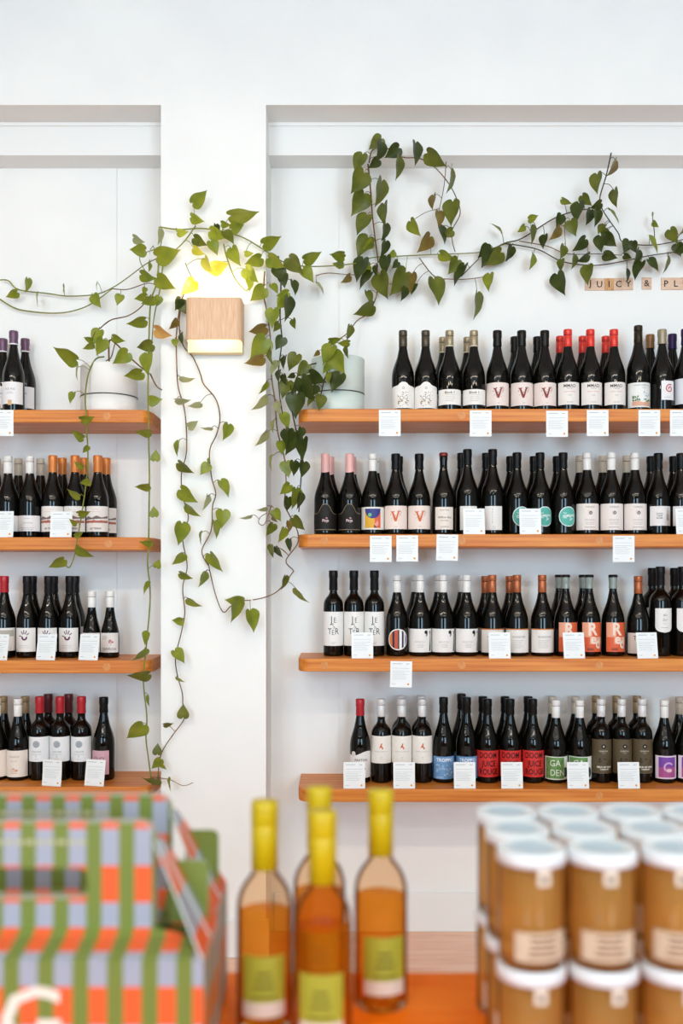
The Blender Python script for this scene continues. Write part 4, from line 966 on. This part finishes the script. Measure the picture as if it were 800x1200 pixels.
leaves(140, 660, 4.2875, [(153, 95, 112, 152, .48), (142, 346, 118, 412, .68), (132, 430, 70, 502, .32), (152, 555, 38, 580, .52, 'o'), (146, 662, 140, 722, .42), (122, 808, 38, 892, .72), (190, 962, 190, 904, .92, 'o'), (206, 982, 164, 1038, .72), (205, 1002, 232, 1042, .62), (204, 1090, 107, 1094, .52, 'o'), (256, 1078, 246, 1152, .32), (302, 50, 362, 84, .58), (338, 178, 408, 228, .48), (320, 290, 260, 292, .75), (275, 436, 330, 500, .6), (284, 570, 328, 602, .4), (320, 778, 318, 708, .88, 'o'),
 (220, 812, 272, 808, .58, 'o'), (432, 45, 407, 126, .32), (624, 188, 526, 190, .65), (592, 178, 577, 302, .44), (655, 234, 682, 348, .54)])
leaves(50, 380, 4, [(163, 168, 42, 114, .5), (168, 195, 150, 264, .32, 'p'), (145, 318, 124, 372, .72), (178, 448, 242, 442, .5), (193, 535, 130, 500, .6), (212, 570, 188, 606, .5), (190, 672, 145, 645, .62), (222, 735, 172, 750, .62), (175, 808, 108, 780, .52), (165, 888, 224, 882, .48), (160, 937, 118, 915, .6), (148, 992, 192, 978, .52), (157, 1045, 232, 1100, .56), (102, 1100, 28, 1146, .5), (268, 25, 232, 98, .82), (285, 68, 258, 146, .65), (232, 76, 190, 64, .6), (238, 92, 188, 120, .35),
 (326, 58, 383, 86, .55), (402, 130, 332, 188, .7)])
leaves(0, 220, 4, [(83, 488, 28, 516, .52), (130, 423, 130, 492, .25), (177, 500, 172, 562, .22, 'p'), (302, 455, 297, 515, .22), (457, 440, 448, 486, .27, 'p'), (438, 503, 466, 562, .78), (566, 502, 546, 549, .85), (700, 350, 700, 396, .22)])

def potted_plant(pl, px, Yc, key, R, Hp, potcol, label):
    org = Vector((PX(px, Yc), Yc, SH[key]))
    root = tag(empty('potted_plant', org), label, 'potted plant')
    PM = mat('pot_'+potcol, potcol, .45, .4); add_noise_colour(PM, potcol, potcol, nscale=9, bump=.05)
    hs = Hp*.36
    obj('saucer', lathe('saucer', [(.0001, .001), (R*.93, 0), (R*.99, .004), (R, .01), (R, hs), (R*.965, hs), (R*.96, .012), (.0001, .011)], PM, 48, capend=False), root)
    obj('pot', lathe('pot', [(.0001, .014), (R*.93, .013), (R*.94, hs-.002), (R*1.0, hs+.0022), (R*1.01, Hp-.004), (R*1.0, Hp), (R*.955, Hp), (R*.93, hs+.02), (R*.92, Hp-.028), (.0001, Hp-.028)][:7]+[(R*.94, Hp-.03), (R*.9, .03), (.0001, .03)], PM, 48, capend=False), root)
    obj('pot_gap', lathe('pot_gap', [(R*.99, hs-.0022), (R*1.013, hs-.0016), (R*1.013, hs+.0016), (R*.99, hs+.0022)], paint('3c3226'), 48, capend=False), root)
    SO = mat('potting_soil', '2e2219', .9, .1); add_noise_colour(SO, '231910', '44352a', nscale=60, bump=.6)
    obj('soil', lathe('soil', [(.0001, Hp-.022), (R*.5, Hp-.020), (R*.945, Hp-.026)], SO, 32, capend=False), root)
    out = []
    for i, (p_, pts, r, m) in enumerate(VINES):
        if p_ == pl: out.append((i, root, org))
    return out
vroot = {}
for i, root, org in potted_plant('L', 128, 3.43, 'L1', .100, .172, 'eeece9', 'trailing green plant in a white pot, vines looping over the wall lamp') + \
        potted_plant('R', 396, 3.43, 'R1', .094, .196, 'd3e0da', 'trailing heart-leaf plant in a mint pot, vines pinned along the wall'):
    vroot[i] = (root, org)
dense = []
for i, (pl, pts, r, m) in enumerate(VINES):
    dense.append(catmull([Vector(p) for p in pts], 6))
byv = {i: [] for i in range(len(VINES))}
for lf in LV:
    best = None
    for i, dn in enumerate(dense):
        for q in dn:
            dd = (q.x-lf[0])**2+(q.y-lf[1])**2
            if best is None or dd < best[0]: best = (dd, i, q)
    byv[best[1]].append((lf, best[2]))
rl = random.Random(11)
for i, (pl, pts, r, m) in enumerate(VINES):
    root, org = vroot[i]
    wp = [P(q.x, q.y, q.z)-org for q in dense[i]]
    V, FC = tube_vf(wp, r, 6, .75)
    todo = []
    for lf, q in byv[i]:
        bx_, by_, tx_, ty_, wd, tone = lf
        px_len = math.hypot(tx_-bx_, ty_-by_)
        roll = math.acos(max(.12, min(1, wd/.85)))
        ln = px_len*q.z/F
        Y = q.z-.006-rl.uniform(0, .012)-.42*ln*math.sin(roll)
        if q.z > 3.5: Y = min(Y, YW-.02-.42*ln*math.sin(roll)-.2*ln*.3)
        if 3.0 < q.z < 3.34: Y = min(Y, YS-.008-.42*ln*math.sin(roll))
        mx_, my_ = (bx_+tx_)/2, (by_+ty_)/2
        if 345 < mx_ < 432 and 402 < my_ < 482: Y = min(Y, 3.322-.42*ln*math.sin(roll))     # hangs over the pot's rim
        if 92 < mx_ < 165 and 405 < my_ < 482: Y = min(Y, 3.318-.42*ln*math.sin(roll))
        if my_ < 205 and q.z > 3.4: Y = min(Y, 3.45-.42*ln*math.sin(roll))
        b = P(bx_, by_, Y); t = P(tx_, ty_, Y-rl.uniform(-.004, .012))
        L_ = (t-b).length/1.08
        d = (t-b).normalized()
        nrm = Vector((0, -1, 0)); nrm = (nrm-d*nrm.dot(d)).normalized()
        sg = 1 if rl.random() < .5 else -1
        if abs(d.x) > abs(d.z): # sideways leaves show their upper face, tilted to the light
            sg = 1 if d.x > 0 else -1
            sg *= 1
        nrm = Matrix.Rotation(sg*roll, 3, d) @ nrm
        side = d.cross(nrm)
        M = Matrix((side, d, nrm)).transposed().to_4x4()
        M = Matrix.Translation(b+d*L_*.09-org) @ M @ Matrix.Scale(L_, 4)
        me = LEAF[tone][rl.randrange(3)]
        todo.append((me, M))
        a = P(q.x, q.y, q.z)-org; e = b+d*L_*.09-org
        mid = (a+e)/2+Vector((0, -.004, .008))
        if (a-e).length > .006:
            v2, f2 = tube_vf(catmull([a, mid, e], 4), .0011, 5)
            n0 = len(V); V += v2; FC += [tuple(k+n0 for k in q2) for q2 in f2]
    vo = obj('vine', mesh('vine', V, FC, m, True), root)
    for me, M in todo:
        o = obj('leaf', me, vo); o.matrix_local = M

# ------------------------------------------------------------------ counter table in the foreground
tb = tag(empty('display_table', (0, .85, 0)), 'orange timber display table carrying the boxes, bottles and jars', 'table')
obj('table_top', boxes('table_top', [(-1.0, 1.0, -.45, YT-.85, ZT-.04, ZT)], TABLE, .004), tb)
obj('apron', boxes('apron', [(-.92, .92, -.38, -.36, ZT-.13, ZT-.04), (-.92, .92, YT-.94, YT-.92, ZT-.13, ZT-.04), (-.92, -.90, -.36, YT-.94, ZT-.13, ZT-.04), (.90, .92, -.36, YT-.94, ZT-.13, ZT-.04)], TABLE), tb)
for sx in (-.88, .88):
    for yy in (-.34, YT-.96): obj('leg', boxes('leg', [(sx-.03, sx+.03, yy-.03, yy+.03, 0, ZT-.13)], TABLE, .004), tb)

# ------------------------------------------------------------------ rosé bottles
def thin_glass(name, tint, gl=.08):
    m = bpy.data.materials.new(name); m.use_nodes = True
    N, L = m.node_tree.nodes, m.node_tree.links; N.clear()
    out = N.new('ShaderNodeOutputMaterial'); mx = N.new('ShaderNodeMixShader'); tr = N.new('ShaderNodeBsdfTransparent'); g = N.new('ShaderNodeBsdfGlossy')
    tr.inputs[0].default_value = (*srgb(tint), 1); g.inputs['Roughness'].default_value = .05
    fr = N.new('ShaderNodeFresnel'); fr.inputs[0].default_value = 1.14
    L.new(fr.outputs[0], mx.inputs[0]); L.new(tr.outputs[0], mx.inputs[1]); L.new(g.outputs[0], mx.inputs[2]); L.new(mx.outputs[0], out.inputs[0])
    return m
def liquid(name, tint, body, clear):
    m = mat(name, body, .12, .4); N, L, b = nodes(m)
    tr = N.new('ShaderNodeBsdfTransparent'); tr.inputs[0].default_value = (*srgb(tint), 1)
    tl = N.new('ShaderNodeBsdfTranslucent'); tl.inputs[0].default_value = (*srgb(body), 1)
    m1 = N.new('ShaderNodeMixShader'); m1.inputs[0].default_value = .5
    L.new(b.outputs[0], m1.inputs[1]); L.new(tl.outputs[0], m1.inputs[2])
    mx = N.new('ShaderNodeMixShader'); mx.inputs[0].default_value = clear
    L.new(m1.outputs[0], mx.inputs[1]); L.new(tr.outputs[0], mx.inputs[2]); L.new(mx.outputs[0], N['Material Output'].inputs[0]); return m
ROSEG = thin_glass('rose_bottle_glass', 'fcead4')
ROSE = liquid('rose_wine', 'fddc96', 'ffb62c', .74)
LIME = mat('lime_capsule', 'cdb008', .4, .5)
H_ = .295; r_ = .0365
rp = [(.0001, .006), (.028, .0), (.034, .001), (.0362, .005), (r_, .012), (r_, .155), (.0355, .166), (.0325, .177), (.0265, .188), (.0195, .197), (.0160, .203), (.0152, .210), (.0146, .28)]
wp_ = [(.0001, .010), (.030, .008), (r_-.0022, .014), (r_-.0022, .150), (.0001, .150)]
cpp = [(.0158, .206), (.0172, .2065), (.0174, .262), (.0171, .263), (.0171, .2645), (.0176, .2655), (.0178, .290), (.0170, H_), (.0001, H_)]
me_g = lathe('glass_body', rp, ROSEG, 40, capend=False); me_w = lathe('wine', wp_, ROSE, 40, capend=False); me_c = lathe('capsule', cpp, LIME, 32, capend=False)
me_l = label_mesh('label', r_+.0006, .030, lambda x: .104, lambda x: .026, paint('a8a232'), 0)
me_l2 = wrap_mesh('label_foot', [rect(-.030, .026, .030, .045)], r_+.0010, paint('d9c3b2'))
me_l3 = wrap_mesh('lettering', cbars(.03, .082, 3, .009, .004)+cbars(.04, .052, 1, .004, .003), r_+.0012, paint('6d6a20'))
ROSES = [(310, 1.256, .05, 'standing beside the striped carry boxes'), (378, 1.20, -.05, 'standing foremost of the lime-capped four'), (446, 1.32, .12, 'standing nearest the stacked amber jars'), (374, 1.338, 0, 'hidden behind the foremost lime-capped bottle')]
for px, Y, rz, ph in ROSES:
    o = tag(empty('wine_bottle', (PX(px, Y), Y, ZT), rz), 'amber rosé bottle with lime capsule %s' % ph, 'wine bottle', 'lime-capped rosé bottles on the table')
    obj('glass_body', me_g, o); obj('wine', me_w, o); obj('capsule', me_c, o)
    lo = obj('label', me_l, o); obj('label_foot', me_l2, lo); obj('lettering', me_l3, lo)

# ------------------------------------------------------------------ stacked jars
JG = thin_glass('jar_glass', 'fefaf2'); HON = liquid('jar_amber', 'fce6b8', 'ffc873', .52)
LID = mat('jar_lid', 'e9eef0', .35, .5); STK = mat('lid_sticker', 'c2d6e2', .5, .3)
JH, jr = .1355, .0385
me_jg = lathe('glass_body', [(.0001, .004), (.033, .0005), (.037, .002), (jr, .008), (jr, .118), (.0375, .121), (.0372, .130)], JG, 36, capend=False)
me_jl = lathe('contents', [(.0001, .009), (.034, .009), (jr-.002, .014), (jr-.002, .112), (.0001, .112)], HON, 36, capend=False)
me_jd = lathe('lid', [(.0395, .119), (.0405, .120), (.0405, .1325), (.0395, .1347), (.0375, JH), (.036, .1345), (.0001, .1345)], LID, 40, capend=False)
me_js = lathe('sticker', [(.026, .1348), (.0001, .1348)], STK, 28, capend=False)
me_jb = label_mesh('label', jr+.0005, .034, lambda x: .046, lambda x: .012, paint('d2bba0'), 0)
me_jt = wrap_mesh('lettering', cbars(.05, .040, 4, .007, .003), jr+.0009, paint('8a5a34'))
me_jk = wrap_mesh('seal_tab', [rect(-.008, .100, .008, .1185)], jr+.0022, paint('e4d6c2'))
me_jm = wrap_mesh('mark', [disc(0, .108, .004, 12)], jr+.0026, paint('6a4a30'))
rj = random.Random(5)
col = {0: 'outermost column beside the rosé bottles', 1: 'second column from the rosé bottles', 2: 'third column from the rosé bottles', 3: 'fourth column from the rosé bottles'}
rown = {0: 'row farthest from wall shelves', 1: 'middle row', 2: 'row nearest wall shelves'}
for ri, Y in enumerate((1.13, 1.217, 1.304)):
    for ci, X in enumerate((.2235, .309, .3945, .480)):
        if ci == 3 and ri == 0: continue
        for li in range(2):
            o = tag(empty('jar', (X+rj.uniform(-.0012, .0012), Y, ZT+li*JH), rj.uniform(-.2, .2)), 'white-lidded amber jar, %s layer, %s, %s' % (('lower', 'upper')[li], rown[ri], col[ci]), 'jar', 'stacked amber jars')
            obj('glass_body', me_jg, o); obj('contents', me_jl, o); ld_ = obj('lid', me_jd, o); obj('sticker', me_js, ld_)
            lb = obj('label', me_jb, o); obj('lettering', me_jt, lb); tk = obj('seal_tab', me_jk, o); obj('mark', me_jm, tk)

# ------------------------------------------------------------------ striped carry boxes
CB = mat('striped_card', '6f8a3c', .45, .35)
N, L, b = nodes(CB)
uv = N.new('ShaderNodeUVMap'); uv.uv_map = 'UVMap'
sp = N.new('ShaderNodeSeparateXYZ'); L.new(uv.outputs[0], sp.inputs[0])
def fracgt(src, period, thr):
    d = N.new('ShaderNodeMath'); d.operation = 'DIVIDE'; d.inputs[1].default_value = period; L.new(src, d.inputs[0])
    f = N.new('ShaderNodeMath'); f.operation = 'FRACT'; L.new(d.outputs[0], f.inputs[0])
    g = N.new('ShaderNodeMath'); g.operation = 'GREATER_THAN'; g.inputs[1].default_value = thr; L.new(f.outputs[0], g.inputs[0]); return g.outputs[0]
gu = fracgt(sp.outputs[0], .039, .48); gv = fracgt(sp.outputs[1], .088, .5)
m1 = N.new('ShaderNodeMix'); m1.data_type = 'RGBA'; m1.inputs[6].default_value = (*srgb('e9622f'), 1); m1.inputs[7].default_value = (*srgb('a2a6b4'), 1)
L.new(gv, m1.inputs[0])
m2 = N.new('ShaderNodeMix'); m2.data_type = 'RGBA'; m2.inputs[6].default_value = (*srgb('76843a'), 1); L.new(m1.outputs[2], m2.inputs[7]); L.new(gu, m2.inputs[0]); L.new(m2.outputs[2], b.inputs['Base Color'])
EDGE = mat('card_edge', 'c9cfc8', .6, .3)
def panel(name, outline, to3, th_dir, parent, uvf, th=.0022, holes=None):
    """outline in panel coords (a,b); to3 maps to 3D; uvf maps (a,b)->uv"""
    bm = bmesh.new(); uvl = bm.loops.layers.uv.new('UVMap')
    def loopverts(pl): return [bm.verts.new(to3(a, b)) for a, b in pl]
    if holes:
        o1 = loopverts(outline); h1 = loopverts(holes)
        es = [bm.edges.new((o1[i], o1[(i+1) % len(o1)])) for i in range(len(o1))]+[bm.edges.new((h1[i], h1[(i+1) % len(h1)])) for i in range(len(h1))]
        bmesh.ops.triangle_fill(bm, edges=es, use_beauty=True)
    else:
        bm.faces.new(loopverts(outline))
    inv = {}
    for pl in ([outline]+([holes] if holes else [])):
        for a, b in pl: inv[tuple(round(c, 5) for c in to3(a, b))] = (a, b)
    ret = bmesh.ops.extrude_face_region(bm, geom=bm.faces[:])
    nv = [g for g in ret['geom'] if isinstance(g, bmesh.types.BMVert)]
    for v in nv: v.co += Vector(th_dir)*th
    bmesh.ops.recalc_face_normals(bm, faces=bm.faces[:])
    tdv = Vector(th_dir).normalized()
    for fc in bm.faces:
        fc.normal_update()
        fc.material_index = 0 if abs(fc.normal.dot(tdv)) > .6 else 1
        for lp in fc.loops:
            co = lp.vert.co
            k = inv.get(tuple(round(c, 5) for c in co)) or inv.get(tuple(round(c, 5) for c in (co-Vector(th_dir)*th)))
            if k: lp[uvl].uv = uvf(*k)
    me = bpy.data.meshes.new(name); bm.to_mesh(me); bm.free(); me.materials.append(CB); me.materials.append(EDGE)
    return obj(name, me, parent)
def rrect(x0, z0, x1, z1, r, n=5, corners=(1, 1, 1, 1)):
    out = []
    for (cx, cz, a0, on) in ((x1-r, z1-r, 0, corners[0]), (x0+r, z1-r, PI/2, corners[1]), (x0+r, z0+r, PI, corners[2]), (x1-r, z0+r, 1.5*PI, corners[3])):
        if on:
            for k in range(n+1):
                a = a0+k/n*PI/2; out.append((cx+r*math.cos(a), cz+r*math.sin(a)))
        else:
            out.append((cx+(r if math.cos(a0+PI/4) > 0 else -r), cz+(r if math.sin(a0+PI/4) > 0 else -r)))
    return out
HB, WB, DB, HH = .155, .409, .134, .297
def carry_box(X, Yc, lab, rz=0.0, letter=True):
    o = tag(empty('carry_box', (X, Yc, ZT), rz), lab, 'carry box', 'striped carry boxes')
    hw, hd = WB/2, DB/2
    zr = .168
    fr = panel('front_panel', rrect(-hw, 0, hw, HB, .004, 1, (0, 0, 0, 0)), lambda a, b: Vector((a, -hd, b)), (0, 1, 0), o, lambda a, b: (a+.0215, b+.005))
    panel('back_panel', rrect(-hw, 0, hw, HB, .004, 1, (0, 0, 0, 0)), lambda a, b: Vector((a, hd, b)), (0, -1, 0), o, lambda a, b: (a, b+.005))
    for sx in (-1, 1):
        panel('side_panel', rrect(-hd+.0024, 0, hd-.0024, HB, .004, 1, (0, 0, 0, 0)), lambda a, b, sx=sx: Vector((sx*hw, a, b)), (-sx, 0, 0), o, lambda a, b: (a+.02, b+.03))
        # gable end leaning in towards the handle
        zt_ = .272; xi = .138
        for sy in (-1, 1):
            panel('gusset', [(0, 0), (1, 0), (1, 1), (0, 1)],
              lambda a, b, sx=sx, sy=sy: Vector((sx*(hw-.003+(xi+.004-hw)*b), sy*(hd-.004)*(1-b)*(1-a)*1.0+sy*(.004+.012*b*(1-a)), HB+.002+(zt_-HB)*b)), (sx, 0, .3), o,
              lambda a, b: (a*.015+.022, b*.13+.02))
        panel('end_tab', rrect(.000, 0, .046, .088, .010, 4, (1, 1, 0, 0)), lambda a, b, sx=sx: Vector((sx*(hw-.052+a), .020, HB+.001+b)), (0, 1, 0), o, lambda a, b: (a*.25+.003, b))
    for sy in (-1, 1):
        rows = [(hd, HB), (hd*.72, HB+.004), (.022, zr-.004), (.0085, zr+.004)]
        # roof panel curving up into the handle
        for i in range(3):
            (ya, za), (yb, zb) = rows[i], rows[i+1]
            s0 = sum(math.hypot(rows[k+1][0]-rows[k][0], rows[k+1][1]-rows[k][1]) for k in range(i)); ll = math.hypot(yb-ya, zb-za)
            if i == 0: Vr = []; Fr = []; UVr = []
            for k in range(2):
                pass
        V = []; FC = []; uvs = []
        s = 0
        for i, (y, z) in enumerate(rows):
            if i: s += math.hypot(rows[i][0]-rows[i-1][0], rows[i][1]-rows[i-1][1])
            xx = hw-.001 if i < 2 else (hw-.02 if i == 2 else .139)
            for x in (-xx, xx):
                for t in (0, -.002): V.append((x, sy*y, z+t+.002)); uvs.append((x+.0215, HB+.005+s))
        for i in range(len(rows)-1):
            a = 4*i; c = a+4
            FC += [(a, a+2, c+2, c), (a+1, c+1, c+3, a+3), (a, c, c+1, a+1), (a+2, a+3, c+3, c+2)]
        FC += [(0, 1, 3, 2), tuple(4*(len(rows)-1)+k for k in (0, 2, 3, 1))]
        me = mesh('roof_panel', V, FC, CB); ul = me.uv_layers.new(name='UVMap')
        for lp in me.loops: ul.data[lp.index].uv = uvs[lp.vertex_index]
        obj('roof_panel', me, o)
        hp = panel('handle_panel', rrect(-.138, zr+.004, .138, HH, .018, 6, (1, 1, 0, 0)), lambda a, b, sy=sy: Vector((a, sy*.0085, b)), (0, -sy, 0), o, lambda a, b: (a+.0215, b+.062), th=.006,
              holes=rrect(-.058, .207, .058, .243, .010, 4))
        if sy < 0:
            v, f = join2([rect(-.115+i*.0125, .2715, -.115+i*.0125+.0095, .2765) for i in range(14)])
            obj('gilt_lettering', mesh('gilt_lettering', [(x, -.0089, z) for x, z in v], f, paint('b9b58c')), hp)
    if letter:
        v, f = T('G', .105, 0, 0, .012)
        zt2 = max(b for a, b in v); xm = (min(a for a, b in v)+max(a for a, b in v))/2
        obj('letter_g', mesh('letter_g', [(a-xm+.010, -hd-.0006, b-zt2+.128) for a, b in v], f, paint('efe2d2')), fr)
    return o
carry_box(-.360, 1.144, 'green, orange and blue striped carry box with cream letter G, standing before its twin')
carry_box(-.366, 1.284, 'green, orange and blue striped carry box standing nearer the wall shelves', 0, False)
bpy.context.view_layer.update()
